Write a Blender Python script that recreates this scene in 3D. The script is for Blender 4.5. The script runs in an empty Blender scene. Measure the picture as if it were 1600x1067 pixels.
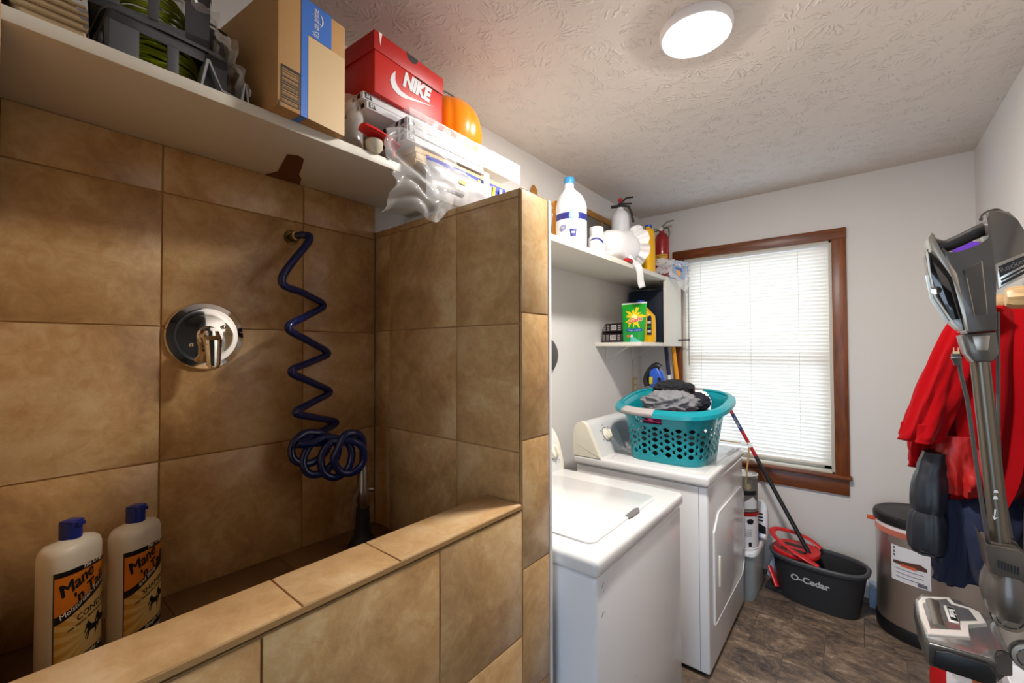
import bpy, bmesh, math, random
from mathutils import Vector, Matrix, noise
PI = math.pi
random.seed(7)
SC = bpy.context.scene
COL = SC.collection

# ------------------------------------------------------------------ camera, sky, exposure
EYE = 1.48
cam_d = bpy.data.cameras.new('camera'); cam = bpy.data.objects.new('camera', cam_d); COL.objects.link(cam)
cam_d.sensor_width = 36.0; cam_d.lens = 662.0/1600*36; cam_d.clip_start = 0.02
_y, _p, _r = math.radians(39.3), math.radians(1.1), math.radians(.2)
_f = Vector((-math.sin(_y)*math.cos(_p), math.cos(_y)*math.cos(_p), math.sin(_p)))
_rt = Vector((math.cos(_y), math.sin(_y), 0)); _dn = -_rt.cross(_f)
_rt2 = math.cos(_r)*_rt + math.sin(_r)*_dn; _dn2 = -math.sin(_r)*_rt + math.cos(_r)*_dn
cam.matrix_world = Matrix((( _rt2.x, -_dn2.x, -_f.x, 0), (_rt2.y, -_dn2.y, -_f.y, 0), (_rt2.z, -_dn2.z, -_f.z, EYE), (0, 0, 0, 1)))
SC.camera = cam
W = bpy.data.worlds.new('sky'); SC.world = W; W.use_nodes = True
W.node_tree.nodes['Background'].inputs[0].default_value = (.60, .78, 1, 1)
W.node_tree.nodes['Background'].inputs[1].default_value = 5.0
VS = SC.view_settings
VS.view_transform = 'Standard'; VS.look = 'None'; VS.gamma = 1; VS.use_curve_mapping = False
VS.exposure = 0.0
LAMP = 420.0           # radiance of the ceiling lamp's diffuser
LAMP_COL = (1, .955, .90)

# ------------------------------------------------------------------ materials
def lin(c):
    if isinstance(c, str): c = tuple(int(c[i:i+2], 16)/255 for i in (0, 2, 4))
    return tuple((v/12.92 if v <= .04045 else ((v+.055)/1.055)**2.4) for v in c)
class X:
    """a little algebra over shader sockets"""
    nt = None
    def __init__(s, v): s.v = v
    @staticmethod
    def op(o, *a):
        n = X.nt.nodes.new('ShaderNodeMath'); n.operation = o
        for i, q in enumerate(a):
            q = q.v if isinstance(q, X) else q
            if isinstance(q, (int, float)): n.inputs[i].default_value = q
            else: X.nt.links.new(q, n.inputs[i])
        return X(n.outputs[0])
    def __add__(s, o): return X.op('ADD', s, o)
    __radd__ = __add__
    def __sub__(s, o): return X.op('SUBTRACT', s, o)
    def __rsub__(s, o): return X.op('SUBTRACT', o, s)
    def __mul__(s, o): return X.op('MULTIPLY', s, o)
    __rmul__ = __mul__
    def __truediv__(s, o): return X.op('DIVIDE', s, o)
    def gt(s, o): return X.op('GREATER_THAN', s, o)
    def lt(s, o): return X.op('LESS_THAN', s, o)
    def sin(s): return X.op('SINE', s)
    def abs(s): return X.op('ABSOLUTE', s)
    def pow(s, o): return X.op('POWER', s, o)
def new_mat(name):
    m = bpy.data.materials.new(name); m.use_nodes = True
    return m, m.node_tree, m.node_tree.nodes['Principled BSDF']
def link(nt, a, b): nt.links.new(a.v if isinstance(a, X) else a, b)
def mixc(nt, fac, a, b):
    n = nt.nodes.new('ShaderNodeMix'); n.data_type = 'RGBA'
    for q, i in ((fac, 0), (a, 6), (b, 7)):
        q = q.v if isinstance(q, X) else q
        if isinstance(q, (int, float)): n.inputs[i].default_value = q
        elif isinstance(q, (tuple, str)): n.inputs[i].default_value = (*lin(q), 1)
        else: nt.links.new(q, n.inputs[i])
    return n.outputs[2]
def coords(nt, kind='Object'): return nt.nodes.new('ShaderNodeTexCoord').outputs[kind]
def nz(nt, vec, scale, detail=4, rough=.55, dist=0):
    n = nt.nodes.new('ShaderNodeTexNoise'); n.inputs['Scale'].default_value = scale; n.inputs['Detail'].default_value = detail
    n.inputs['Roughness'].default_value = rough; n.inputs['Distortion'].default_value = dist
    nt.links.new(vec, n.inputs['Vector']); return n
def ramp(nt, fac, stops):
    n = nt.nodes.new('ShaderNodeValToRGB'); el = n.color_ramp.elements
    while len(el) < len(stops): el.new(.5)
    for e, (p, c) in zip(el, stops): e.position = p; e.color = (*lin(c), 1)
    link(nt, fac, n.inputs[0]); return n.outputs[0]
def bump(nt, b, h, strength, dist):
    n = nt.nodes.new('ShaderNodeBump'); n.inputs['Strength'].default_value = strength; n.inputs['Distance'].default_value = dist
    link(nt, h, n.inputs['Height']); nt.links.new(n.outputs[0], b.inputs['Normal'])
MATS = {}
def M(name, col, rough=.5, metal=0, var=0, vscale=12, bmp=0, bscale=80, trans=0, alpha=1, coat=0, sheen=0, sss=0, spec=.5, ior=1.45):
    if name in MATS: return MATS[name]
    m, nt, b = new_mat(name)
    b.inputs['Base Color'].default_value = (*lin(col), 1); b.inputs['Roughness'].default_value = rough
    b.inputs['Metallic'].default_value = metal; b.inputs['Transmission Weight'].default_value = trans
    b.inputs['Alpha'].default_value = alpha; b.inputs['Coat Weight'].default_value = coat; b.inputs['IOR'].default_value = ior
    b.inputs['Sheen Weight'].default_value = sheen; b.inputs['Specular IOR Level'].default_value = spec
    if var or bmp: c = coords(nt)
    if var:
        f = nz(nt, c, vscale)
        r, g, bl = lin(col)
        n = nt.nodes.new('ShaderNodeMix'); n.data_type = 'RGBA'
        nt.links.new(f.outputs['Fac'], n.inputs[0])
        n.inputs[6].default_value = (r*(1-var), g*(1-var), bl*(1-var), 1)
        n.inputs[7].default_value = (min(1, r*(1+var)), min(1, g*(1+var)), min(1, bl*(1+var)), 1)
        nt.links.new(n.outputs[2], b.inputs['Base Color'])
    if bmp: bump(nt, b, nz(nt, c, bscale, 3).outputs['Fac'], bmp, .004)
    MATS[name] = m; return m

def m_tile(name='ceramic tile', a='9a7246', b_='bd9562', c_='d2b284', rough=.30):
    m, nt, b = new_mat(name); co = coords(nt)
    geo = nt.nodes.new('ShaderNodeNewGeometry')
    add = nt.nodes.new('ShaderNodeVectorMath'); add.operation = 'MULTIPLY_ADD'
    comb = nt.nodes.new('ShaderNodeCombineXYZ')
    for i in range(3): nt.links.new(geo.outputs['Random Per Island'], comb.inputs[i])
    nt.links.new(comb.outputs[0], add.inputs[0]); add.inputs[1].default_value = (7, 13, 5); nt.links.new(co, add.inputs[2])
    n1 = nz(nt, add.outputs[0], 4.2, 8, .62, .6); n2 = nz(nt, add.outputs[0], 26, 6, .7, .8)
    X.nt = nt
    f = X(n1.outputs['Fac'])*.72 + X(n2.outputs['Fac'])*.28
    col = ramp(nt, f, [(.36, a), (.5, b_), (.62, c_)])
    nt.links.new(col, b.inputs['Base Color']); b.inputs['Roughness'].default_value = rough
    bump(nt, b, f, .25, .006)
    return m
def m_ceiling():
    m, nt, b = new_mat('stomped ceiling plaster'); co = coords(nt); X.nt = nt
    b.inputs['Base Color'].default_value = (*lin('d9cfc6'), 1); b.inputs['Roughness'].default_value = .85
    w = nz(nt, co, 2.0, 2)
    mx = nt.nodes.new('ShaderNodeVectorMath'); mx.operation = 'MULTIPLY_ADD'
    nt.links.new(w.outputs['Color'], mx.inputs[0]); mx.inputs[1].default_value = (.16, .16, 0); nt.links.new(co, mx.inputs[2])
    total = None
    for k, (sc, off) in enumerate(((4.3, (0, 0, 0)), (5.1, (3.3, 1.7, 0)))):
        sh = nt.nodes.new('ShaderNodeVectorMath'); sh.operation = 'ADD'; nt.links.new(mx.outputs[0], sh.inputs[0]); sh.inputs[1].default_value = off
        fl = nt.nodes.new('ShaderNodeVectorMath'); fl.operation = 'MULTIPLY'; nt.links.new(sh.outputs[0], fl.inputs[0]); fl.inputs[1].default_value = (1, 1, 0)
        v = nt.nodes.new('ShaderNodeTexVoronoi'); v.inputs['Scale'].default_value = sc; nt.links.new(fl.outputs[0], v.inputs['Vector'])
        d = nt.nodes.new('ShaderNodeVectorMath'); d.operation = 'SUBTRACT'; nt.links.new(fl.outputs[0], d.inputs[0]); nt.links.new(v.outputs['Position'], d.inputs[1])
        sp = nt.nodes.new('ShaderNodeSeparateXYZ'); nt.links.new(d.outputs[0], sp.inputs[0])
        x, y = X(sp.outputs[0]), X(sp.outputs[1])
        ang = X.op('ARCTAN2', y, x); r = X.op('SQRT', x*x + y*y)
        n1 = X(nz(nt, co, 22, 3).outputs['Fac'])
        ridge = ((ang*17 + n1*14 + r*45).sin()*.5 + .5).pow(4)
        fall = X.op('SMOOTH_MIN', X.op('MAXIMUM', (r - .015)*40, 0), X.op('MAXIMUM', (.16 - r)*9, 0), .2)
        fall = X.op('MINIMUM', fall, 1)
        br = X.op('MINIMUM', X.op('MAXIMUM', (X(nz(nt, co, 17, 4).outputs['Fac']) - .46)*9, 0), 1)
        t = ridge*fall*br
        total = t if total is None else X.op('MAXIMUM', total, t)
    fine = X(nz(nt, co, 60, 3).outputs['Fac'])*.12
    bump(nt, b, total + fine, .75, .005)
    return m
def m_floor():
    m, nt, b = new_mat('slate look vinyl'); co = coords(nt); X.nt = nt
    br = nt.nodes.new('ShaderNodeTexBrick'); nt.links.new(co, br.inputs['Vector'])
    br.inputs['Scale'].default_value = 1; br.inputs['Brick Width'].default_value = .305; br.inputs['Row Height'].default_value = .305
    br.inputs['Mortar Size'].default_value = .0018; br.offset = .5
    br.inputs['Color1'].default_value = (0, 0, 0, 1); br.inputs['Color2'].default_value = (1, 1, 1, 1)
    sc = nt.nodes.new('ShaderNodeVectorMath'); sc.operation = 'MULTIPLY_ADD'
    nt.links.new(br.outputs['Color'], sc.inputs[0]); sc.inputs[1].default_value = (5, 9, 2); nt.links.new(co, sc.inputs[2])
    rot = nt.nodes.new('ShaderNodeMapping'); rot.inputs['Rotation'].default_value = (0, 0, .7); rot.inputs['Scale'].default_value = (1, 2.1, 1)
    nt.links.new(sc.outputs[0], rot.inputs[0])
    n1 = nz(nt, rot.outputs[0], 3.2, 10, .68, 1.6); n2 = nz(nt, rot.outputs[0], 11, 8, .7, 2.5)
    f = X(n1.outputs['Fac'])*.6 + X(n2.outputs['Fac'])*.4
    col = ramp(nt, f, [(.38, '3b3431'), (.46, '5f5249'), (.53, '7a6655'), (.59, '96826e'), (.66, 'bcac98')])
    col = mixc(nt, X(n2.outputs['Fac']).gt(.62)*.35, col, '6f6a68')
    col = mixc(nt, br.outputs['Fac'], col, '544a42')
    nt.links.new(col, b.inputs['Base Color']); b.inputs['Roughness'].default_value = .42
    bump(nt, b, f, .25, .004)
    return m
def m_wood(name, dark, light, along='z', rough=.4, scale=7):
    m, nt, b = new_mat(name); co = coords(nt); X.nt = nt
    mp = nt.nodes.new('ShaderNodeMapping'); k = .12
    mp.inputs['Scale'].default_value = {'z': (1, 1, k), 'x': (k, 1, 1), 'y': (1, k, 1)}[along]
    nt.links.new(co, mp.inputs[0])
    n = nz(nt, mp.outputs[0], scale*4, 6, .6, 1.5)
    col = ramp(nt, X(n.outputs['Fac']), [(.3, dark), (.7, light)])
    nt.links.new(col, b.inputs['Base Color']); b.inputs['Roughness'].default_value = rough
    return m
def m_brushed(name, col='d4cdc8', rough=.36):
    m, nt, b = new_mat(name); co = coords(nt)
    mp = nt.nodes.new('ShaderNodeMapping'); mp.inputs['Scale'].default_value = (1, 1, .02); nt.links.new(co, mp.inputs[0])
    n = nz(nt, mp.outputs[0], 260, 2)
    b.inputs['Base Color'].default_value = (*lin(col), 1); b.inputs['Metallic'].default_value = 1; b.inputs['Roughness'].default_value = rough
    X.nt = nt; link(nt, X(n.outputs['Fac'])*.25 + rough - .1, b.inputs['Roughness']); return m
def m_slat():
    m, nt, b = new_mat('white vinyl slat'); out = nt.nodes['Material Output']
    b.inputs['Base Color'].default_value = (*lin('f4f0e8'), 1); b.inputs['Roughness'].default_value = .45
    t = nt.nodes.new('ShaderNodeBsdfTranslucent'); t.inputs[0].default_value = (1, .88, .74, 1)
    mx = nt.nodes.new('ShaderNodeMixShader'); mx.inputs[0].default_value = .22
    nt.links.new(b.outputs[0], mx.inputs[1]); nt.links.new(t.outputs[0], mx.inputs[2]); nt.links.new(mx.outputs[0], out.inputs[0]); return m
def m_film(name, col='ffffff', opaque=.25, rough=.12, base='ffffff', body=.1):
    """thin clear film: mostly see-through with glossy creases"""
    m, nt, b = new_mat(name); out = nt.nodes['Material Output']
    b.inputs['Base Color'].default_value = (*lin(base), 1); b.inputs['Roughness'].default_value = rough
    t = nt.nodes.new('ShaderNodeBsdfTransparent'); t.inputs[0].default_value = (*lin(col), 1)
    lw = nt.nodes.new('ShaderNodeLayerWeight'); lw.inputs[0].default_value = .35; X.nt = nt
    f = X.op('MINIMUM', X(lw.outputs['Facing'])*opaque*2 + body, 1)
    mx = nt.nodes.new('ShaderNodeMixShader'); link(nt, f, mx.inputs[0])
    nt.links.new(t.outputs[0], mx.inputs[1]); nt.links.new(b.outputs[0], mx.inputs[2]); nt.links.new(mx.outputs[0], out.inputs[0]); return m
def m_emit(name, col, s):
    m, nt, b = new_mat(name); out = nt.nodes['Material Output']
    e = nt.nodes.new('ShaderNodeEmission'); e.inputs[0].default_value = (*col, 1); e.inputs[1].default_value = s
    nt.links.new(e.outputs[0], out.inputs[0]); return m
def uvxy(nt):
    sp = nt.nodes.new('ShaderNodeSeparateXYZ'); nt.links.new(coords(nt, 'UV'), sp.inputs[0]); X.nt = nt
    return X(sp.outputs[0]), X(sp.outputs[1])
def m_bottle_label():
    m, nt, b = new_mat('printed bottle label'); u, v = uvxy(nt)
    du, dv = u - .66, v - .30
    ang = X.op('ARCTAN2', dv, du)
    r = X.op('SQRT', du*du + dv*dv)
    rays = (ang*34).sin().gt(0)*.35*X.op('MINIMUM', r*2, 1) + X.op('MINIMUM', r*.9, .6)
    col = mixc(nt, rays, 'f0d48c', 'c98a1c')
    line = v - (.52 + u*.24)
    col = mixc(nt, line.gt(0), col, 'd9781c')
    col = mixc(nt, line.abs().lt(.04), col, '0d0d10')
    col = mixc(nt, v.gt(.945), col, '0d0d10')
    col = mixc(nt, (v - u*.07).lt(.05), col, '0d0d10')
    col = mixc(nt, u.lt(.012), col, '2a2018')
    nt.links.new(col, b.inputs['Base Color']); b.inputs['Roughness'].default_value = .35; return m
def m_pouch():
    m, nt, b = new_mat('printed green pouch'); u, v = uvxy(nt)
    du, dv = u - .56, (v - .62)*1.5
    ang = X.op('ARCTAN2', dv, du); r = X.op('SQRT', du*du + dv*dv)
    star = r.lt(.29 + (ang*11).sin()*.08 + (ang*5 + 1).sin()*.07 + (ang*23).sin()*.05)
    col = mixc(nt, v, '0f8f3c', '23a52a')
    col = mixc(nt, star, col, 'f2d21f')
    col = mixc(nt, r.lt(.12), col, 'fbf3a0')
    col = mixc(nt, (v + u*.35).lt(.33)*u.gt(.45), col, '58b7ab')
    col = mixc(nt, ((v - .30).abs().lt(.035))*((u - .58).abs().lt(.33)), col, '1d4f9e')
    col = mixc(nt, v.gt(.965), col, 'dfe6dc')
    nt.links.new(col, b.inputs['Base Color']); b.inputs['Roughness'].default_value = .25; return m

# ------------------------------------------------------------------ mesh builder
ROOT = {}
def _off(o):
    while o is not None and o.parent is not None: o = o.parent
    return ROOT.get(o.name, Vector()) if o is not None else Vector()
class MB:
    def __init__(s): s.bm = bmesh.new(); s.mats = []; s.uv = s.bm.loops.layers.uv.new('UVMap')
    def mi(s, m):
        if m not in s.mats: s.mats.append(m)
        return s.mats.index(m)
    def raw(s, vs, fs, m, T=None, uvs=None):
        vv = [s.bm.verts.new(T @ Vector(v) if T else v) for v in vs]; k = s.mi(m); out = []
        for f in fs:
            if len(set(f)) < 3: continue
            try: fc = s.bm.faces.new([vv[i] for i in f])
            except ValueError: continue
            fc.material_index = k; fc.smooth = True; out.append(fc)
            if uvs:
                for l, i in zip(fc.loops, f): l[s.uv].uv = uvs[i]
        return out
    def take(s, bm, m, T=None):
        bm.verts.index_update()
        vs = [v.co.copy() for v in bm.verts]; fs = [[v.index for v in f.verts] for f in bm.faces]
        bm.free(); return s.raw(vs, fs, m, T)
    def box(s, a, b, m, bev=0, seg=2, T=None):
        bm = bmesh.new(); bmesh.ops.create_cube(bm, size=1)
        c = [(a[i]+b[i])/2 for i in range(3)]; d = [abs(b[i]-a[i]) for i in range(3)]
        for v in bm.verts: v.co = Vector((c[i]+v.co[i]*d[i] for i in range(3)))
        if bev: bmesh.ops.bevel(bm, geom=list(bm.edges), offset=min(bev, min(d)*.49), segments=seg, affect='EDGES', profile=.5)
        return s.take(bm, m, T)
    def prism(s, pts, z0, z1, m, bev=0, seg=2, T=None):
        """extrude a 2-D outline (x,y) from z0 to z1"""
        bm = bmesh.new(); n = len(pts)
        a = sum(pts[i][0]*pts[(i+1) % n][1]-pts[(i+1) % n][0]*pts[i][1] for i in range(n))
        if a < 0: pts = pts[::-1]
        lo = [bm.verts.new((x, y, z0)) for x, y in pts]; hi = [bm.verts.new((x, y, z1)) for x, y in pts]
        f0 = bm.faces.new(lo[::-1]); f1 = bm.faces.new(hi)
        for i in range(n): bm.faces.new((lo[i], lo[(i+1) % n], hi[(i+1) % n], hi[i]))
        if bev: bmesh.ops.bevel(bm, geom=list(f0.edges)+list(f1.edges), offset=bev, segments=seg, affect='EDGES', profile=.5, clamp_overlap=True)
        return s.take(bm, m, T)
    def lathe(s, prof, m, c=(0, 0, 0), seg=32, sx=1, sy=1, T=None):
        vs = []; fs = []; c = Vector(c)
        for r, z in prof:
            for i in range(seg):
                a = 2*PI*i/seg; vs.append((c.x+r*sx*math.cos(a), c.y+r*sy*math.sin(a), c.z+z))
        for j in range(len(prof)-1):
            for i in range(seg):
                k = (i+1) % seg; fs.append((j*seg+i, j*seg+k, (j+1)*seg+k, (j+1)*seg+i))
        if prof[0][0] > 1e-5: fs.append(tuple(range(seg))[::-1])
        if prof[-1][0] > 1e-5: fs.append(tuple((len(prof)-1)*seg+i for i in range(seg)))
        return s.raw(vs, fs, m, T)
    def loft(s, rings, m, cap0=True, cap1=True, T=None, closed=True):
        n = len(rings[0]); vs = [p for r in rings for p in r]; fs = []
        for j in range(len(rings)-1):
            for i in range(n if closed else n-1):
                k = (i+1) % n; fs.append((j*n+i, j*n+k, (j+1)*n+k, (j+1)*n+i))
        if cap0: fs.append(tuple(range(n))[::-1])
        if cap1: fs.append(tuple((len(rings)-1)*n+i for i in range(n)))
        return s.raw(vs, fs, m, T)
    def tube(s, path, r, m, seg=10, closed=False, T=None, flat=1.0):
        P = [Vector(p) for p in path]; n = len(P); rings = []; up = None
        for i in range(n):
            t = (P[(i+1) % n]-P[i-1]) if closed else (P[min(i+1, n-1)]-P[max(i-1, 0)])
            t.normalize()
            if up is None:
                up = Vector((0, 0, 1)) if abs(t.z) < .9 else Vector((1, 0, 0))
            a = t.cross(up)
            if a.length < 1e-6: a = t.orthogonal()
            a.normalize(); b = a.cross(t).normalized(); up = b
            rr = r[i] if isinstance(r, (list, tuple)) else r
            rings.append([P[i]+a*rr*math.cos(2*PI*k/seg)+b*rr*flat*math.sin(2*PI*k/seg) for k in range(seg)])
        if closed: rings.append(rings[0])
        return s.loft(rings, m, not closed, not closed, T)
    def grid(s, fn, nu, nv, m, T=None):
        vs = []; uv = []; fs = []
        for j in range(nv+1):
            for i in range(nu+1): vs.append(fn(i/nu, j/nv)); uv.append((i/nu, j/nv))
        for j in range(nv):
            for i in range(nu): a = j*(nu+1)+i; fs.append((a, a+1, a+nu+2, a+nu+1))
        return s.raw(vs, fs, m, T, uv)
    def text(s, txt, size, m, T, bold=0, shear=0, align='CENTER', sx=1, fn=None, lift=.0006):
        """lettering as mesh faces lying on a surface; T maps the text plane to the surface, or fn(x,y) does"""
        cu = bpy.data.curves.new('lettering', 'FONT'); cu.body = txt; cu.size = size; cu.align_x = align; cu.align_y = 'CENTER'
        cu.shear = shear; cu.offset = bold*size; cu.resolution_u = 3
        o = bpy.data.objects.new('lettering', cu); COL.objects.link(o)
        dg = bpy.context.evaluated_depsgraph_get(); me = bpy.data.meshes.new_from_object(o.evaluated_get(dg))
        vs = [v.co.copy() for v in me.vertices]; fs = [list(p.vertices) for p in me.polygons]
        bpy.data.objects.remove(o); bpy.data.curves.remove(cu); bpy.data.meshes.remove(me)
        if fn: return s.raw([fn(v.x*sx, v.y) for v in vs], fs, m)
        return s.raw([(v.x*sx, v.y, lift) for v in vs], fs, m, T)
    def poly(s, pts, m, T=None, lift=.0006, fn=None):
        n = len(pts)
        if fn:      # cut fine enough to follow a curved surface
            bm = bmesh.new(); bm.faces.new([bm.verts.new((x, y, 0)) for x, y in pts]); bmesh.ops.triangulate(bm, faces=list(bm.faces))
            span = max(max(abs(a[0]-b[0]), abs(a[1]-b[1])) for a in pts for b in pts)/7
            for _ in range(4):
                long = [e for e in bm.edges if e.calc_length() > span]
                if not long: break
                bmesh.ops.subdivide_edges(bm, edges=long, cuts=1)
                bmesh.ops.triangulate(bm, faces=[f for f in bm.faces if len(f.verts) > 3])
            bm.verts.index_update(); vs = [fn(v.co.x, v.co.y) for v in bm.verts]; fs = [[v.index for v in f.verts] for f in bm.faces]; bm.free()
            return s.raw(vs, fs, m)
        return s.raw([(x, y, lift) for x, y in pts], [tuple(range(n))], m, T)
    def build(s, name, parent=None, local=False, angle=38, weld=False, solid=0, sub=0):
        if weld: bmesh.ops.remove_doubles(s.bm, verts=s.bm.verts, dist=1e-5)
        bmesh.ops.recalc_face_normals(s.bm, faces=s.bm.faces) if weld else None
        if parent is not None and not local:
            d = _off(parent)
            for v in s.bm.verts: v.co -= d
        me = bpy.data.meshes.new(name); s.bm.to_mesh(me); s.bm.free()
        for m in s.mats: me.materials.append(m)
        if angle < 180: me.set_sharp_from_angle(angle=math.radians(angle))
        o = bpy.data.objects.new(name, me); COL.objects.link(o)
        if parent is not None: o.parent = parent
        if solid:
            md = o.modifiers.new('wall', 'SOLIDIFY'); md.thickness = solid; md.offset = 0
        if sub:
            md = o.modifiers.new('smooth', 'SUBSURF'); md.levels = sub; md.render_levels = sub
        return o
def thing(name, label, cat, loc=(0, 0, 0), rotz=0, group=None, rot=None, kind=None):
    o = bpy.data.objects.new(name, None); COL.objects.link(o); o.empty_display_size = .05
    o.location = loc; o.rotation_euler = rot or (0, 0, rotz)
    ROOT[o.name] = Vector(loc)
    if label: o['label'] = label
    if cat: o['category'] = cat
    if group: o['group'] = group
    if kind: o['kind'] = kind
    return o
def tag(o, label, cat, group=None):
    o['label'] = label; o['category'] = cat
    if group: o['group'] = group
    return o
def struct(o): o['kind'] = 'structure'; return o
def frame(o, xd, yd):
    """matrix whose local x,y lie along xd,yd at point o"""
    xd = Vector(xd).normalized(); yd = Vector(yd).normalized(); n = xd.cross(yd).normalized(); yd = n.cross(xd)
    return Matrix(((xd.x, yd.x, n.x, o[0]), (xd.y, yd.y, n.y, o[1]), (xd.z, yd.z, n.z, o[2]), (0, 0, 0, 1)))
def rrect(x0, x1, y0, y1, r, k=5):
    pts = []
    for cx, cy, a0 in ((x1-r, y1-r, 0), (x0+r, y1-r, 90), (x0+r, y0+r, 180), (x1-r, y0+r, 270)):
        for i in range(k+1):
            a = math.radians(a0+90*i/k); pts.append((cx+r*math.cos(a), cy+r*math.sin(a)))
    return pts
def sell(a, b, n=4, k=48, cx=0, cy=0):
    out = []
    for i in range(k):
        t = 2*PI*i/k; c, s_ = math.cos(t), math.sin(t)
        out.append((cx+a*math.copysign(abs(c)**(2/n), c), cy+b*math.copysign(abs(s_)**(2/n), s_)))
    return out
def smooth_path(P, n=8, closed=False):
    P = [Vector(p) for p in P]; out = []; N = len(P)
    for i in range(N if closed else N-1):
        p0 = P[i-1] if (closed or i > 0) else P[0]*2-P[1]; p1 = P[i]; p2 = P[(i+1) % N]
        p3 = P[(i+2) % N] if (closed or i+2 < N) else P[-1]*2-P[-2]
        for k in range(n):
            t = k/n
            out.append(.5*((2*p1)+(-p0+p2)*t+(2*p0-5*p1+4*p2-p3)*t*t+(-p0+3*p1-3*p2+p3)*t**3))
    if not closed: out.append(P[-1])
    return out

WHITE = M('white wall paint', 'dcd8d4', .7, bmp=.12, bscale=140)
SHELFW = M('white shelf paint', 'e2dccf', .45, var=.04)
TILE = m_tile(); GROUT = M('brown grout', 'a37c4c', .8)
CHROME = M('chrome', 'e8e4de', .07, 1)
ENAMEL = M('white enamel', 'e6e4e4', .22, coat=.3)
IVORY = M('ivory plastic', 'e3dccb', .35)
BLACK = M('black plastic', '141416', .4)
DKGREY = M('dark grey plastic', '3a3b3e', .5)
CARD = M('brown cardboard', 'b88d58', .7, var=.08, vscale=30)
PAPERW = M('white card', 'd6d6d8', .5)
INK = M('black ink', '101014', .5)
RED = M('red plastic', 'c8191c', .35)
NAVYCAP = M('navy plastic', '16246e', .35)
BOTTLE = M('cream bottle plastic', 'd8cbb4', .4)
JUGW = M('white jug plastic', 'eceef2', .35)
BLUE = M('blue plastic', '1e4fb4', .35)
YELLOW = M('yellow plastic', 'f0b400', .35)
WOODLT = m_wood('pale wood', 'b98a4e', 'd9b277', 'z')
FILM = m_film('clear plastic film', opaque=.35, body=.12)
# ------------------------------------------------------------------ the room
XL, XR, YB, YN, ZC = -1.36, .492, 3.30, -1.1, 2.535
def slab(name, a, b, m):
    q = MB(); q.box(a, b, m); return struct(q.build(name))
slab('floor', (XL-.1, YN-.1, -.08), (XR+.1, YB+.12, 0), m_floor())
slab('ceiling', (XL-.1, YN-.1, ZC), (XR+.1, YB+.12, ZC+.08), m_ceiling())
wl = slab('wall_left', (XL-.1, YN-.1, 0), (XL, YB+.12, ZC), WHITE)
HY = .80                             # the right wall stops here; an added, unseen dark hall soaks up bounced light
slab('wall_right', (XR, HY, 0), (XR+.1, YB+.12, ZC), WHITE)
ADDED_HALL = M('added hall dark paint', '6f675f', .8)
slab('wall_added_hall_far', (2.4, YN-.1, 0), (2.5, HY+.1, ZC), ADDED_HALL); slab('wall_added_hall_end', (XR+.1, HY, 0), (2.4, HY+.1, ZC), ADDED_HALL)
slab('wall_added_hall_near', (XR, YN-.1, 0), (2.4, YN, ZC), ADDED_HALL); slab('floor_added_hall', (XR+.1, YN-.1, -.08), (2.5, HY, 0), M('added hall carpet', '5c5248', .95)); slab('ceiling_added_hall', (XR+.1, YN-.1, ZC), (2.5, HY+.1, ZC+.08), ADDED_HALL)
DX0, DX1, DZ = -.52, .40, 2.05       # doorway added unseen behind the camera so cool daylight fills the room
q = MB(); q.box((XL, YN-.1, 0), (DX0, YN, ZC), WHITE); q.box((DX1, YN-.1, 0), (XR, YN, ZC), WHITE); q.box((DX0, YN-.1, DZ), (DX1, YN, ZC), WHITE)
struct(q.build('wall_near'))
slab('ground', (-6, -7, -.12), (6, YN-.1, -.08), M('added yard concrete', '8d8a86', .9, var=.1))  # unseen yard, added outside the daylight doorway
WX0, WX1, WZ0, WZ1 = -1.03, -.123, .70, 2.158
q = MB()
q.box((XL, YB, 0), (WX0, YB+.12, ZC), WHITE); q.box((WX1, YB, 0), (XR, YB+.12, ZC), WHITE)
q.box((WX0, YB, 0), (WX1, YB+.12, WZ0), WHITE); q.box((WX0, YB, WZ1), (WX1, YB+.12, ZC), WHITE)
struct(q.build('wall_back'))

def tiles(name, parent, T, us, vs, th=.01, gap=.003, m=None):
    """a field of bevelled tiles over a grout bed; T maps (u,v,out) to the wall"""
    q = MB(); q.box((us[0], vs[0], 0), (us[-1], vs[-1], th-.003), GROUT, T=T)
    for i in range(len(us)-1):
        for j in range(len(vs)-1):
            q.box((us[i]+gap/2, vs[j]+gap/2, .001), (us[i+1]-gap/2, vs[j+1]-gap/2, th), m or TILE, bev=.0022, seg=2, T=T)
    o = q.build(name, parent); o['kind'] = 'structure'; return o
# tiled recess: back, ends, half wall, raised floor
tiles('tile_facing', wl, frame((XL, 0, 0), (0, 1, 0), (0, 0, 1)), [0, .263, .613, .869], [.864, 1.205, 1.541, 1.879, 2.0])
wp = slab('wall_partition', (XL, .879, 0), (-.688, 1.0, 1.898), WHITE)
tiles('tile_facing', wp, frame((0, .879, 0), (1, 0, 0), (0, 0, 1)), [-1.35, -1.26, -.924, -.682], [.864, 1.212, 1.548, 1.884, 1.906])
tiles('tile_facing', wp, frame((-.688, 0, 0), (0, 1, 0), (0, 0, 1)), [.869, .992], [0, .25, .582, .912, 1.243, 1.577, 1.904])
q = MB(); q.box((-.69, .993, 0), (-.677, 1.006, 1.905), WHITE, .002); q.box((XL, .879, 1.898), (-.68, 1.002, 1.906), M('tile edge grout', '9a7a55', .7))
o = q.build('corner_bead', wp); o['kind'] = 'structure'
ws = slab('wall_tub_side', (XL, -.12, 0), (-.68, -.01, ZC), WHITE)
tiles('tile_facing', ws, frame((0, -.01, 0), (-1, 0, 0), (0, 0, 1)), [.69, 1.02, 1.35], [.87, 1.205, 1.541, 1.879, 2.0])
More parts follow.
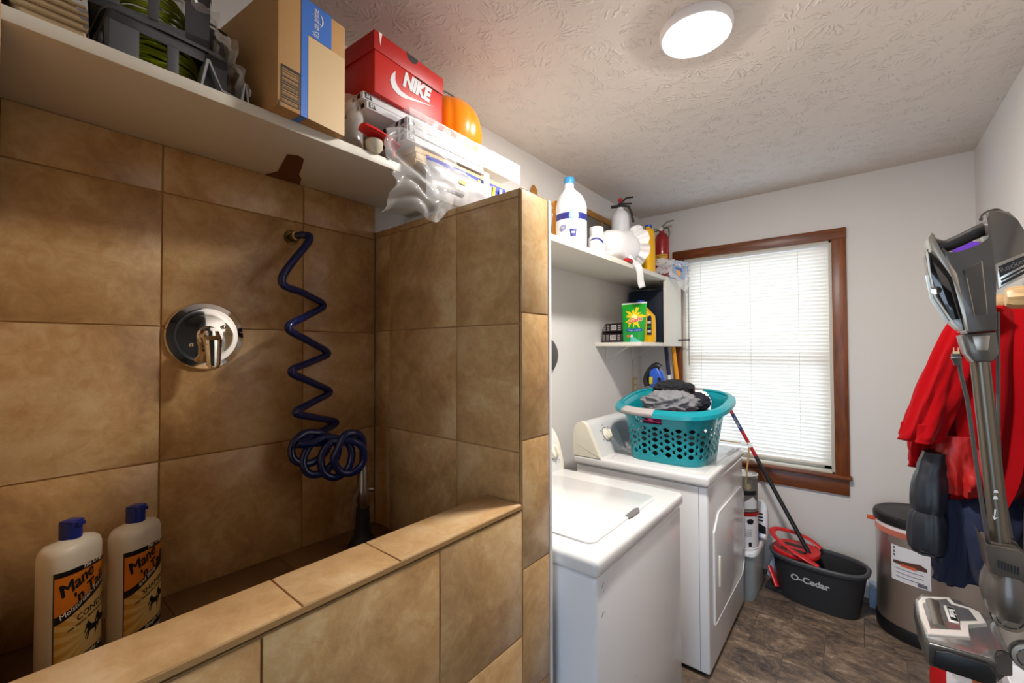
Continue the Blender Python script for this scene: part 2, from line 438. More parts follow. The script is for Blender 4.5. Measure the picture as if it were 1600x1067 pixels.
wk = slab('wall_knee', (-.79, -.01, 0), (-.688, .868, 1.07), WHITE)
tiles('tile_facing', wk, frame((-.688, 0, 0), (0, 1, 0), (0, 0, 1)), [-.08, .252, .591, .868], [0, .08, .412, .746, 1.064])
tiles('tile_cap', wk, frame((0, 0, 1.07), (1, 0, 0), (0, 1, 0)), [-.80, -.676], [-.01, .31, .492, .866], th=.012, m=m_tile('cap tile', 'a67e52', 'c09a6c', 'd2b48c', .3))
tiles('tile_inner', wk, frame((-.79, 0, 0), (0, -1, 0), (0, 0, 1)), [-.868, -.5, -.17, .0], [.80, 1.068])
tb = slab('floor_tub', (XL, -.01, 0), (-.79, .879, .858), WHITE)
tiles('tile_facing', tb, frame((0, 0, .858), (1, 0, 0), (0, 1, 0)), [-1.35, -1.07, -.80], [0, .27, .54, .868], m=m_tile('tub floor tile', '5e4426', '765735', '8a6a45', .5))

# window: jamb, sashes, casing, stool, apron
CASING = m_wood('stained casing wood', '5a2a10', '8a4a1c', 'z', .35)
CASINGX = m_wood('stained casing wood across', '552810', '84461a', 'x', .35)
SASH = M('sash paint', 'cfc8ba', .5)
win = thing('window_1', None, None, (-.577, YB, WZ0), kind='structure')
def wpart(name, boxes, m, par=win, bev=.003):
    q = MB()
    for a, b in boxes: q.box(a, b, m, bev)
    o = q.build(name, par); o['kind'] = 'structure'; return o
wpart('jamb', [((WX0-.001, YB, WZ0), (WX0+.018, YB+.12, WZ1)), ((WX1-.018, YB, WZ0), (WX1+.001, YB+.12, WZ1)), ((WX0, YB, WZ1-.018), (WX1, YB+.12, WZ1)), ((WX0, YB, WZ0), (WX1, YB+.12, WZ0+.018))], SASH)
GLASS = m_film('window glass', opaque=.08, rough=.02, body=.03)
for nm, z0, z1, yy in (('upper_sash', 1.385, 2.14, YB+.085), ('lower_sash', .718, 1.425, YB+.06)):
    s_ = wpart(nm, [((WX0+.018, yy, z0), (WX0+.06, yy+.03, z1)), ((WX1-.06, yy, z0), (WX1-.018, yy+.03, z1)), ((WX0+.018, yy, z1-.05), (WX1-.018, yy+.03, z1)), ((WX0+.018, yy, z0), (WX1-.018, yy+.03, z0+.045))], SASH)
    q = MB(); q.box((WX0+.06, yy+.012, z0+.045), (WX1-.06, yy+.016, z1-.05), GLASS); o = q.build('pane', s_); o['kind'] = 'structure'
wpart('side_casing', [((-1.094, YB-.02, .705), (WX0, YB, 2.157))], CASING)
wpart('side_casing', [((WX1, YB-.02, .705), (-.052, YB, 2.157))], CASING)
wpart('head_casing', [((-1.096, YB-.021, 2.156), (-.050, YB, 2.222))], CASINGX)
wpart('stool', [((-1.11, YB-.045, .684), (-.040, YB+.03, .706))], CASINGX, bev=.007)
wpart('apron', [((-1.094, YB-.018, .587), (-.056, YB, .684))], CASINGX)

# venetian blind
SLAT = m_slat(); BX0, BX1, BY = WX0+.006, WX1-.004, YB+.026
bl = thing('window_blind', 'closed white horizontal slat blind glowing in the window', 'blind', (-.577, BY, 2.13))
q = MB(); q.box((BX0, BY-.018, 2.126), (BX1, BY+.018, 2.156), M('blind rail', 'd4d2d0', .4), .003); q.build('head_rail', bl)
q = MB(); n = 57; pitch = (2.122-.765)/n; tilt = math.radians(68)
for i in range(n):
    zc = 2.122-(i+.5)*pitch; h = .0145
    def sl(u, v, zc=zc):
        t = (v-.5)*2*h; c = .0016*(1-(2*v-1)**2)
        return (BX0+.004+u*(BX1-BX0-.008), BY - t*math.cos(tilt)-c*math.sin(tilt), zc + t*math.sin(tilt)-c*math.cos(tilt))
    q.grid(sl, 1, 3, SLAT)
q.build('slats', bl)
q = MB(); q.box((BX0+.002, BY-.012, .746), (BX1-.002, BY+.012, .762), SLAT, .004); q.build('bottom_rail', bl)
for x in (-.90, -.577, -.30):
    q = MB(); q.tube([(x, BY-.017, 2.13), (x, BY-.017, .76)], .0009, M('blind cord', 'e4e0d8', .6), 6); q.build('ladder_cord', bl)
q = MB(); q.tube([(-.985, BY-.03, 2.13), (-.985, BY-.03, 1.36)], .0035, M('clear wand', '9a938a', .2, spec=.6), 8); q.build('tilt_wand', bl)

# ceiling lamp
LP = (-.40, 1.45)
lamp = thing('ceiling_lamp', 'round white flush ceiling lamp switched on', 'ceiling lamp', (LP[0], LP[1], ZC))
q = MB(); q.lathe([(.112, 0), (.113, -.006), (.111, -.020), (.106, -.027), (.101, -.028), (.098, -.027)], M('lamp rim', 'f2f0ee', .4, trans=0), (LP[0], LP[1], ZC), 48); q.build('rim', lamp)
q = MB(); q.lathe([(.0001, -.041), (.03, -.0402), (.06, -.038), (.082, -.034), (.094, -.030), (.099, -.026)], m_emit('lamp diffuser', LAMP_COL, LAMP), (LP[0], LP[1], ZC), 48); q.build('diffuser', lamp)

# outlet
ot = thing('wall_outlet', 'ivory wall outlet low in the corner behind the basket', 'outlet', (XL, 3.17, 1.20))
q = MB(); q.box((XL, 3.13, 1.145), (XL+.006, 3.21, 1.26), M('outlet plate', 'cbb27c', .4), .002); q.build('cover_plate', ot)
q = MB()
for z in (1.18, 1.225): q.box((XL+.006, 3.152, z-.015), (XL+.009, 3.188, z+.015), IVORY, .002)
q.build('receptacle', ot)

# ------------------------------------------------------------------ shelves
sh = thing('wall_shelf', 'long white painted shelf above the tiled dog bath', 'shelf', (XL, .5, 2.0))
q = MB(); q.box((XL, -.009, 2.0), (-1.03, 1.06, 2.025), SHELFW, .0015); q.build('board', sh)
q = MB(); q.prism([(-1.349, .50), (-1.30, .515), (-1.22, .497), (-1.165, .485), (-1.150, .507), (-1.16, .527), (-1.22, .548), (-1.27, .562), (-1.30, .583), (-1.349, .60)], 1.9985, 2.0002, M('bare brown board', '6b3f1e', .8, var=.15)); tag_ = q.build('torn_patch', sh); tag_['label'] = 'torn brown patch on the shelf underside'
sh2 = thing('wall_shelf', 'high white shelf over the washer holding cleaning bottles', 'shelf', (XL, 2.1, 1.955))
q = MB(); q.box((XL, 1.003, 1.955), (-1.025, 3.298, 1.983), SHELFW, .0015); q.build('board', sh2)
q = MB(); q.box((-1.043, 2.93, 1.500), (-1.024, 3.255, 1.985), SHELFW, .0015); q.build('end_panel', sh2)
sh3 = thing('wall_shelf', 'small low white shelf holding the green pouch in the corner', 'shelf', (XL, 2.9, 1.5))
q = MB(); q.box((XL, 2.54, 1.50), (-1.044, 3.298, 1.525), SHELFW, .0015); q.build('board', sh3)
for y in (2.70, 3.13):
    q = MB(); q.box((XL, y-.012, 1.40), (XL+.004, y+.012, 1.50), SHELFW); q.box((XL, y-.012, 1.494), (XL+.20, y+.012, 1.5), SHELFW)
    q.tube([(XL+.003, y, 1.41), (XL+.16, y, 1.496)], .004, SHELFW, 6); q.build('bracket', sh3)
q = MB(); q.tube([(XL+.006, 3.132, 1.40), (XL+.006, 3.135, 1.26)], .003, M('grey cable', 'b8b4ae', .6), 6); tag(q.build('cable'), 'thin grey cable running down the corner wall to the outlet', 'cable')
q = MB(); q.tube([(-1.024, 3.18, 1.545), (-.945, 3.19, 1.547)], .0055, BLACK, 8); tag(q.build('metal_rod'), 'short black rod sticking out of the shelf end by the blind', 'rod')
# ------------------------------------------------------------------ dog bath: valve, hose, bottles
v = thing('shower_valve', 'round chrome shower valve on the tiled wall', 'shower valve', (-1.35, .357, 1.519))
T = frame((-1.35, .357, 1.519), (0, 1, 0), (0, 0, 1))
q = MB(); q.lathe([(.088, 0), (.089, .004), (.086, .009), (.074, .012), (.070, .013), (.068, .0125), (.055, .016), (.036, .019), (.030, .020), (.0001, .020)], CHROME, seg=64, T=T); q.build('cover_plate', v)
q = MB(); q.lathe([(.026, .019), (.026, .024), (.022, .027), (.021, .05), (.0001, .052)], CHROME, seg=32, T=T)
for a in (35, 215):
    q.lathe([(.0055, .018), (.0055, .0225), (.003, .024), (.0001, .024)], CHROME, (.043*math.cos(math.radians(a)), .043*math.sin(math.radians(a)), 0), 14, T=T)
q.build('stem', v)
q = MB()
pr = [(.0, .046, .021), (-.012, .060, .021), (-.03, .064, .0185), (-.055, .066, .0165), (-.075, .067, .0155), (-.083, .067, .011)]
rg = []
for yy, zz, r in pr: rg.append([(r*math.cos(2*PI*k/20), yy, zz+r*.62*math.sin(2*PI*k/20)) for k in range(20)])
rg.insert(0, [(.016*math.cos(2*PI*k/20), .012, .048+.010*math.sin(2*PI*k/20)) for k in range(20)])
q.loft(rg, CHROME, T=T); q.build('lever_handle', v)

HOSE = M('blue hose rubber', '13245c', .25, coat=.4)
h = thing('coiled_hose', 'dark blue coiled hose hanging on the tiles with its sprayer', 'hose', (-1.35, .576, 1.828))
q = MB(); q.tube([(-1.35, .576, 1.828), (-1.315, .576, 1.828)], .013, M('old brass', '8a7444', .35, 1), 14); q.lathe([(.022, 0), (.022, .003), (.016, .006), (.014, .006)], M('old brass', ''), seg=20, T=frame((-1.35, .576, 1.828), (0, 1, 0), (0, 0, 1))); q.build('wall_fitting', h)
P = [(-1.318, .578, 1.828), (-1.30, .592, 1.83), (-1.285, .600, 1.812)]
zig = [(.502, 1.676), (.666, 1.624), (.520, 1.543), (.681, 1.470), (.529, 1.420), (.688, 1.346), (.542, 1.304), (.710, 1.244), (.550, 1.212)]
for i, (yy, zz) in enumerate(zig):
    P.append((-1.325 if i % 2 else -1.235, yy, zz))
    if i < len(zig)-1:
        y2, z2 = zig[i+1]; P.append((-1.28, (yy+y2)/2, (zz+z2)/2))
path = smooth_path(P, 8)
# the slack turns hang bunched beside the sprayer like petals
for k, (oy, oz, ang, ln) in enumerate(((.640, 1.215, 3.55, .105), (.650, 1.215, 4.05, .115), (.660, 1.213, 4.55, .112), (.668, 1.208, 4.95, .10))):
    loop = []
    for t in range(7):
        f = 2*PI*t/7+.4; lx, ly = ln*.5*(1-math.cos(f)), .042*math.sin(f)
        c_, s_ = math.cos(ang), math.sin(ang)
        loop.append((-1.255+.022*k+.012*math.sin(f), oy+lx*c_-ly*s_, oz+lx*s_+ly*c_))
    path += smooth_path([path[-1]]+loop, 7)[1:]
path += smooth_path([path[-1], (-1.19, .668, 1.228), (-1.185, .702, 1.226), (-1.190, .724, 1.200), (-1.195, .728, 1.158)], 8)[1:]
q = MB(); q.tube(path, .0112, HOSE, 10); q.build('hose', h)
q = MB(); q.tube([(-1.195, .728, 1.165), (-1.195, .728, 1.125)], .0125, M('brass', 'b08a32', .3, 1), 14); q.build('coupling', h)
q = MB()
q.lathe([(r, .866+(z-.866)*1.17) for r, z in ((.011, 1.09), (.016, 1.075), (.016, 1.03), (.020, 1.02), (.021, 1.0), (.017, .985), (.016, .975))], M('dull steel', '9d9488', .35, 1), (-1.195, .728, 0), 20)
q.lathe([(r, .866+(z-.866)*1.17) for r, z in ((.0195, .977), (.0205, .96), (.022, .93), (.026, .905), (.040, .886), (.046, .876), (.046, .868), (.03, .866))], M('black rubber', '17191c', .55), (-1.195, .728, 0), 28)
sp = q.build('sprayer', h)
q = MB(); q.tube([(-1.195, .712, 1.055), (-1.18, .692, 1.045), (-1.178, .684, .99), (-1.176, .674, .915)], [.008, .008, .004, .003], M('dull steel', ''), 8); q.tube([(-1.195, .715, 1.05), (-1.185, .757, 1.045)], .008, M('dull steel', ''), 10); q.build('trigger', sp)

LABEL = m_bottle_label()
def bottle(label, loc, rz, scale, lines):
    t = thing('shampoo_bottle', label, 'bottle', loc, rz)
    a, b, H = .046*scale, .031*scale, .222*scale
    q = MB(); rings = []
    for s_, z in ((.90, 0), (.97, .004), (1, .012), (1, .5*H), (1, H-.03), (.985, H-.012), (.93, H-.003), (.80, H+.003), (.45, H+.008), (.38, H+.010)):
        rings.append([(x, y, z) for x, y in sell(a*s_, b*s_, 2.5, 56)])
    q.loft(rings, BOTTLE); q.build('body', t, local=True)
    q = MB(); r = .0155*scale; z0 = H+.009
    q.lathe([(r, z0), (r, z0+.028), (r*.97, z0+.031), (r*.7, z0+.0315)], NAVYCAP, seg=32)
    q.prism([(-.006, -r), (.008, -r), (.008, -r*1.25), (-.006, -r*1.25)], z0+.024, z0+.0305, NAVYCAP)
    q.box((-r*.8, -r*.9, z0+.029), (r*.8, r*.7, z0+.035), NAVYCAP, .003); q.build('flip_cap', t, local=True)
    def surf(u, v, e=.0006):
        x = (u-.5)*2*a*.93; w = abs(x/a)
        return (x, -(b*(1-w**2.5)**(1/2.5))-e, .016+v*(H-.055))
    def S(x, y, e=.0012):
        return surf(min(max(x, .002), .998), y, e)
    q = MB(); q.grid(lambda u, v: surf(u, v), 24, 1, LABEL)
    Wd, Ht = 2*a*.93, H-.055
    for txt, sz, x0, y0, slope, m, bold, shear, sx in lines:
        c, s2 = 1/math.hypot(1, slope), slope/math.hypot(1, slope)
        for dx, dy in (((0, 0), (.0009, 0), (-.0009, 0), (0, .0007), (0, -.0007)) if sz > .1 else ((0, 0), (.0003, 0), (0, .0003))):   # heavier strokes
            q.text(txt, sz*Ht, m, None, shear=shear, align='LEFT', sx=sx,
                   fn=lambda px, py: S(x0+(px*c-py*s2*.5+dx)/Wd, y0+(px*s2+py+dy)/Ht))
    # two galloping horses
    hs = [(0, .055), (.03, .085), (.05, .13), (.085, .15), (.10, .17), (.115, .145), (.15, .115), (.2, .10), (.26, .105), (.30, .09), (.34, .05), (.33, .03), (.295, .065), (.28, .05), (.285, .02), (.265, -.03), (.255, -.03), (.262, .015), (.245, .04), (.17, .04), (.13, .035), (.10, -.005), (.07, -.04), (.058, -.035), (.08, .005), (.10, .045), (.06, .02), (.035, -.015), (.022, -.01), (.045, .03), (.085, .065), (.075, .095), (.05, .075), (.02, .05), (.005, .045)]
    for ox, oy in ((.44, .235), (.66, .275)):
        q.poly([(ox+x*.95, oy+y*.95) for x, y in hs], INK, fn=lambda x, y: S(x, y, .0014))
    q.build('label', t, local=True)
    return t
CR = M('cream print', 'efe6d2', .5)
def common(name2, kind, foot):
    return [('The Original', .055, .40, .975, .12, CR, .02, .25, 1), ('Mane', .175, .05, .79, .46, INK, .0, .1, .82), ("'n Tail", .165, .26, .672, .46, INK, .0, .1, .82),
            (name2[0], .07, name2[1], .52+name2[1]*.24+.012, .53, CR, .0, .1, .9), (kind, .085, .30, .47, .27, INK, .01, 0, 1),
            ('FOR THICKER, HEALTHIER HAIR', .03, .16, .385, .27, INK, .01, 0, .9), ('Straight Arrow', .06, .36, .05, .15, CR, .02, .25, .9)]
bottle('cream conditioner bottle with orange label, nearer the left edge of the bath', (-1.195, .099, .868), math.radians(129), 1.08, common(('Moisturizer-Texturizer', .05), 'CONDITIONER', 0))
bottle('cream shampoo bottle with orange label, nearer the shower valve', (-1.215, .198, .868), math.radians(129), 1.06, common(('and Body', .22), 'SHAMPOO', 0))
# ------------------------------------------------------------------ washer and dryer
ENSH = M('white enamel top', 'dddbd9', .18, coat=.4)
PRINT = M('grey print', '6a6c78', .5); DKB = M('dark blue print', '20264a', .5)
def dial(par, o, nrm_prof):
    """timer knob on a sloped fascia; o is its centre, nrm_prof=(nx,nz) the fascia normal"""
    nx, nz_ = nrm_prof; xd = Vector((0, 1, 0)); yd = Vector((-nz_, 0, nx)); T = frame(o, xd, yd)
    q = MB(); q.lathe([(.034, 0), (.034, .003), (.029, .006), (.026, .016), (.022, .018), (.0001, .018)], IVORY, seg=36, T=T)
    q.box((-.006, -.021, .016), (.006, .021, .034), IVORY, .005, T=T); k = q.build('timer_knob', par)
    for r0, r1, a0, a1, m in ((.040, .0425, 60, 250, DKB), (.040, .042, 280, 350, PRINT)):
        q = MB(); pts = [(r0*math.cos(math.radians(a0+(a1-a0)*i/20)), r0*math.sin(math.radians(a0+(a1-a0)*i/20))) for i in range(21)]
        pts += [(r1*math.cos(math.radians(a1-(a1-a0)*i/20)), r1*math.sin(math.radians(a1-(a1-a0)*i/20))) for i in range(21)]
        q.raw([(x, y, .0006) for x, y in pts], [(i, i+1, 40-i, 41-i) for i in range(20)], m, T); q.build('dial_arc', par)
    for a in (40, 95, 150, 205, 300):
        cx, cy = .058*math.cos(math.radians(a)), .054*math.sin(math.radians(a))
        q = MB(); q.poly([(cx-.008, cy), (cx+.008, cy), (cx+.008, cy+.003), (cx-.008, cy+.003)], PRINT, T); q.build('dial_mark', par)
def console(par, prof, y0, y1, capw=.03):
    n = len(prof); q = MB()
    for a, b, m in ((y0, y0+capw, IVORY), (y1-capw, y1, IVORY), (y0+capw, y1-capw, ENSH)):
        k = 1.0 if m is IVORY else .992
        cx = sum(p[0] for p in prof)/n
        q.loft([[(cx+(x-cx)*k, yy, z if z < .92 else z*k+(1-k)*.9) for x, z in prof] for yy in (a, b)], m)
    return q.build('control_console', par)
def rounded_prof(pts, n=6): return [(p.x, p.y) for p in smooth_path([(x, z, 0) for x, z in pts], n)]

wa = thing('washing_machine', 'white top-loading washer beside the tiled pillar', 'washing machine', (-.91, 1.395, 0))
q = MB(); q.box((-1.255, 1.045, .03), (-.562, 1.752, .853), ENAMEL, .012, 3)
for x in (-1.2, -.62):
    for y in (1.1, 1.7): q.lathe([(.022, 0), (.022, .03)], BLACK, (x, y, 0), 16)
q.build('cabinet', wa)
q = MB(); q.box((-1.265, 1.035, .855), (-.553, 1.760, .905), ENSH, .016, 4); q.build('top_panel', wa)
q = MB(); pts = rrect(-1.085, -.612, 1.115, 1.63, .03); q.prism(pts, .904, .9105, ENSH, .003); q.build('lid', wa)
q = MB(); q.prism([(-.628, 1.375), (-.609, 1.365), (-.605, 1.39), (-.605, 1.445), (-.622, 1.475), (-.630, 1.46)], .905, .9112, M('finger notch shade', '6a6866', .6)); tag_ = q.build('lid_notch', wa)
console(wa, rounded_prof([(-1.262, .904), (-1.258, 1.03), (-1.235, 1.085), (-1.205, 1.098), (-1.175, 1.082), (-1.145, 1.03), (-1.123, .95), (-1.117, .904)]), 1.035, 1.760, .025)
dial(wa, (-1.134, 1.69, .995), (.93, .37))
rn = random.Random(3)
for y, z, w in ((1.075, .815, .012), (1.083, .80, .007), (1.072, .735, .011), (1.085, .742, .006), (1.30, .44, .004)):
    q = MB(); q.poly([(y, z), (y+w, z+w*1.1), (y+w*.8, z+w*1.4), (y+w*.1, z+w*.4)], M('chipped enamel', '3c3632', .7), frame((-.5618, 0, 0), (0, 1, 0), (0, 0, 1))); q.build('paint_chip', wa)

dr = thing('clothes_dryer', 'white front-door dryer carrying the teal laundry basket', 'clothes dryer', (-.88, 2.4, 0))
q = MB(); q.box((-1.215, 2.04, .02), (-.535, 2.765, .853), ENAMEL, .010, 3); q.box((-1.2, 2.06, 0), (-.56, 2.75, .03), BLACK)
for y in (2.085,): q.box((-.5752, 2.0388, .03), (-.5740, 2.0412, .85), M('panel seam', '5a5a60', .7))
q.build('cabinet', dr)
q = MB(); q.box((-1.225, 2.022, .858), (-.525, 2.775, .905), ENSH, .014, 4)
q.prism(rrect(-1.03, -.56, 2.06, 2.74, .05), .904, .9075, ENSH, .0025); q.build('top_panel', dr)
console(dr, rounded_prof([(-1.222, .904), (-1.220, 1.03), (-1.205, 1.07), (-1.180, 1.086), (-1.150, 1.078), (-1.128, 1.045), (-1.090, .965), (-1.062, .906), (-1.058, .904)]), 2.022, 2.775, .03)
dial(dr, (-1.104, 2.185, 1.003), (.90, .43))
q = MB()
for i in range(16):
    z0 = .935+i*.0075
    if z0 > 1.04: break
    x0 = -1.0745-(z0-.935)*.475
    q.box((x0-.002, 2.34, z0), (x0+.0012, 2.72, z0+.0022), M('console groove', 'b9bac0', .4))
q.build('console_ribs', dr)
q = MB(); out = [(2.115, .21), (2.70, .21), (2.745, .26), (2.745, .655), (2.70, .70), (2.20, .70), (2.115, .63)]
q.prism(out, -.536, -.528, ENAMEL, .003, T=Matrix(((0, 0, 1, 0), (1, 0, 0, 0), (0, 1, 0, 0), (0, 0, 0, 1))))
loop = [(-.5285, y, z) for y, z in smooth_path([(a, b, 0) for a, b in out], 1, True)] if False else [(-.5285, y, z) for y, z in out]; q.tube(loop, .0026, ENSH, 8, closed=True); door = q.build('door', dr)
q = MB(); q.box((-.529, 2.180, .355), (-.519, 2.197, .50), IVORY, .004); q.build('door_handle', door)
for z in (.30, .60):
    q = MB(); q.box((-.537, 2.742, z-.03), (-.527, 2.756, z+.03), DKGREY, .002); q.build('hinge', dr)
q = MB(); q.tube([(-.66, 1.985, .43), (-.66, 1.955, .445), (-.655, 1.95, .475), (-.66, 1.99, .50)], .005, ENSH, 8)
hk = tag(q.build('wall_hook'), 'small white loop hook on the dryer side by the washer', 'hook')
hk.location.y = .047

# ------------------------------------------------------------------ teal laundry basket
TEAL = M('teal plastic', '068893', .28, coat=.15); GRIP = M('grey grip pad', 'a79f9c', .6)
bk = thing('laundry_basket', 'teal plastic laundry basket with diamond holes on the dryer', 'laundry basket', (-.775, 2.32, .9075))
BA, BB, BH = .205, .235, .302
def tilt_z(x, y, z): return z + max(0, z-.12)/.165*(.038*y/.25 + .0*x)
def bwall(u, v, grow=0):
    a = 2*PI*u; c, s_ = math.cos(a), math.sin(a); n = 4.2-1.2*v
    fx = (BA-.018+.045*v)+grow+.02*v**3; fy = (BB-.040+.030*v)+grow
    x = fx*math.copysign(abs(c)**(2/n), c); y = fy*math.copysign(abs(s_)**(2/n), s_)
    return Vector((x, y, tilt_z(x, y, BH*v)))
NU, NV = 96, 26
# arc-length style columns so the holes keep their width round the corners
samp = [bwall(i/2000, .5) for i in range(2001)]; acc = [0]
for i in range(2000): acc.append(acc[-1]+(samp[i+1]-samp[i]).length)
def u_of(t):
    t = t % 1.0 * acc[-1]; lo, hi = 0, 2000
    while hi-lo > 1:
        m_ = (lo+hi)//2
        if acc[m_] <= t: lo = m_
        else: hi = m_
    return (lo + (t-acc[lo])/max(1e-9, acc[hi]-acc[lo]))/2000
q = MB(); cols = 50; rows = 10
tc_ = lambda i: (i//2*2+(1.3 if i % 2 else 0))/cols
us = [u_of(tc_(i)) for i in range(cols)]+[1.0]
vs_ = [.10+.57*j/rows for j in range(rows+1)]
def Bp(i, v): return bwall(us[i % cols] if i < cols else us[0], v)
def mid(i, v): return bwall(u_of((tc_(i)+(tc_(i+1) if i+1 < cols else 1.0))/2), v)
corner_cols = set()
for i in range(cols):
    p = mid(i, .5)
    if abs(p.x) > BA*.93 and abs(p.y) > BB*.72: corner_cols.add(i)
bmv = q.raw
for i in range(cols):
    plain = i in corner_cols
    off = (i % 2)
    j = 0
    while j < rows:
        if plain or j < off or j+2 > rows:
            q.raw([Bp(i, vs_[j]), mid(i, vs_[j]), Bp(i+1, vs_[j]), Bp(i+1, vs_[j+1]), mid(i, vs_[j+1]), Bp(i, vs_[j+1])], [(0, 1, 4, 5), (1, 2, 3, 4)], TEAL); j += 1; continue
        a, b, c = vs_[j], vs_[j+1], vs_[j+2]; s_ = .92 if off == 0 else .78; wd = 1.3 if off == 0 else .7
        bd = [(i, a, 0), (i+.5, a, 1), (i+1, a, 0), (i+1, b, 0), (i+1, c, 0), (i+.5, c, 1), (i, c, 0), (i, b, 0)]
        outer = [mid(int(x), vv) if mm else Bp(int(x), vv) for x, vv, mm in bd]
        hole = []
        for k, (ox, ov) in enumerate(((-.24, -.30), (0, -.42), (.24, -.30), (.47, 0), (.24, .30), (0, .42), (-.24, .30), (-.47, 0))):
            t = tc_(i)+(.5+ox*s_)*wd/cols; hole.append(bwall(u_of(t), b+ov*s_*(c-a)))
        q.raw(outer+hole, [(k, (k+1) % 8, 8+(k+1) % 8, 8+k) for k in range(8)], TEAL); j += 2
# floor, lower skirt and upper band with hand slots
for i in range(cols):
    for v0, v1 in ((0, .03), (.03, .10)):
        q.raw([Bp(i, v0), mid(i, v0), Bp(i+1, v0), Bp(i+1, v1), mid(i, v1), Bp(i, v1)], [(0, 1, 4, 5), (1, 2, 3, 4)], TEAL)
    p = mid(i, .9)
    slot = (p.y < -BB*.8 and -.15 < p.x < .02) or (p.y > BB*.8 and -.02 < p.x < .15) or (p.x > BA*.9 and abs(p.y) < .05)
    for v0, v1 in ((.67, .715), (.715, .86), (.86, 1.0)):
        if slot and v0 == .715: continue
        q.raw([Bp(i, v0), mid(i, v0), Bp(i+1, v0), Bp(i+1, v1), mid(i, v1), Bp(i, v1)], [(0, 1, 4, 5), (1, 2, 3, 4)], TEAL)
q.raw([Bp(i, 0)+Vector((0, 0, .002)) for i in range(cols)], [tuple(range(cols))], TEAL)
q.build('body', bk, local=True, weld=True, solid=.003, angle=60)
q = MB(); rim = []
N = 96
for k, (g, dz) in enumerate(((-.004, 0), (.002, .006), (.018, .004), (.034, -.008), (.036, -.026), (.030, -.026), (.026, -.012), (.010, -.004))):
    rim.append([bwall(u_of(i/N), 1, g)+Vector((0, 0, dz)) for i in range(N)])
rim.append(rim[0]); q.loft(rim, TEAL, False, False); q.build('rim', bk, local=True)
for lo, hi in ((.640, .735), (.19, .28)):
    q = MB(); g_ = []
    for k, (g, dz) in enumerate(((-.005, .001), (.002, .0075), (.018, .0055), (.0355, -.007), (.0375, -.022))):
        g_.append([bwall(u_of(lo+(hi-lo)*i/16), 1, g)+Vector((0, 0, dz)) for i in range(17)])
    q.loft(g_, GRIP, False, False, closed=False); q.build('grip_pad', bk, local=True, solid=.0015)

def crumple(name, label, cat, c, rad, m, seed, amp=.35, fr=9, nu=72, nv=40, group=None, rz=0, flat=0):
    q = MB(); R = Matrix.Rotation(rz, 3, 'Z'); c = Vector(c)
    def f(u, v):
        a = 2*PI*u; b = PI*(v-.5); d = Vector((math.cos(a)*math.cos(b), math.sin(a)*math.cos(b), math.sin(b)))
        w = d*1.3+Vector((seed, seed*.7, 0))
        w = Vector((w.x+w.y*.5, w.y*.45-w.x*.2, w.z))
        k = 1-abs(noise.noise(w*fr*.17))*1.4; k2 = (1-abs(noise.noise(w*fr*.34+Vector((9, 0, 0)))))**2*1.2-.25
        s_ = 1+amp*(k*.6+k2*.4-.55)
        p = Vector((d.x*rad[0]*s_, d.y*rad[1]*s_, d.z*rad[2]*s_))
        if p.z < -flat and flat: p.z = -flat
        return c+R@p
    q.grid(f, nu, nv, m); o = q.build(name, weld=True, angle=180)
    return tag(o, label, cat, group)
CL_BLK = M('black cloth', '15151a', .85, sheen=.06, bmp=.2, bscale=300); CL_GRY = M('grey jersey', '7d7d80', .9, sheen=.06, bmp=.25, bscale=300, var=.12)
CL_WHT = M('white cloth', 'eceaea', .85); CL_MAG = M('magenta cloth', '7a1644', .85, sheen=.06); CL_DRK = M('dark navy cloth', '1c1c28', .9)
lg = 'laundry heaped in the teal basket'
crumple('garment', 'black garment on top of the basket heap', 'clothing', (-.80, 2.40, 1.255), (.105, .075, .052), CL_BLK, 1.3, group=lg, rz=.5)
crumple('garment', 'grey jersey garment in front in the basket heap', 'clothing', (-.775, 2.265, 1.198), (.135, .078, .060), CL_GRY, 4.1, amp=.55, fr=11, group=lg, rz=.1)
crumple('garment', 'dark garment at the right of the basket heap', 'clothing', (-.665, 2.375, 1.195), (.055, .07, .05), CL_DRK, 7.7, group=lg)
crumple('garment', 'white cloth peeking out behind the basket heap', 'clothing', (-.70, 2.475, 1.21), (.065, .035, .04), CL_WHT, 2.9, group=lg)
crumple('garment', 'magenta garment seen through the basket hand slot', 'clothing', (-.78, 2.25, 1.12), (.15, .105, .05), CL_MAG, 5.5, group=lg)
crumple('garment', 'dark clothes filling the bottom of the basket', 'clothing', (-.775, 2.32, 1.00), (.17, .17, .085), CL_BLK, 8.2, amp=.2, group=lg)
# ------------------------------------------------------------------ upper shelf over the dog bath
ZS = 2.0255
def card_mark(q, T, w, h, n=9, seed=0):
    """printed frame with bars"""
    t = .0018; r = random.Random(seed)
    for a, b, c, d in ((0, 0, w, t), (0, h-t, w, h), (0, 0, t, h), (w-t, 0, w, h)): q.poly([(a, b), (c, b), (c, d), (a, d)], INK, T)
    for i in range(1, n):
        y = h*i/n; k = r.choice((.0008, .0014, .0024)); q.poly([(t, y), (w-t, y), (w-t, y+k), (t, y+k)], INK, T)
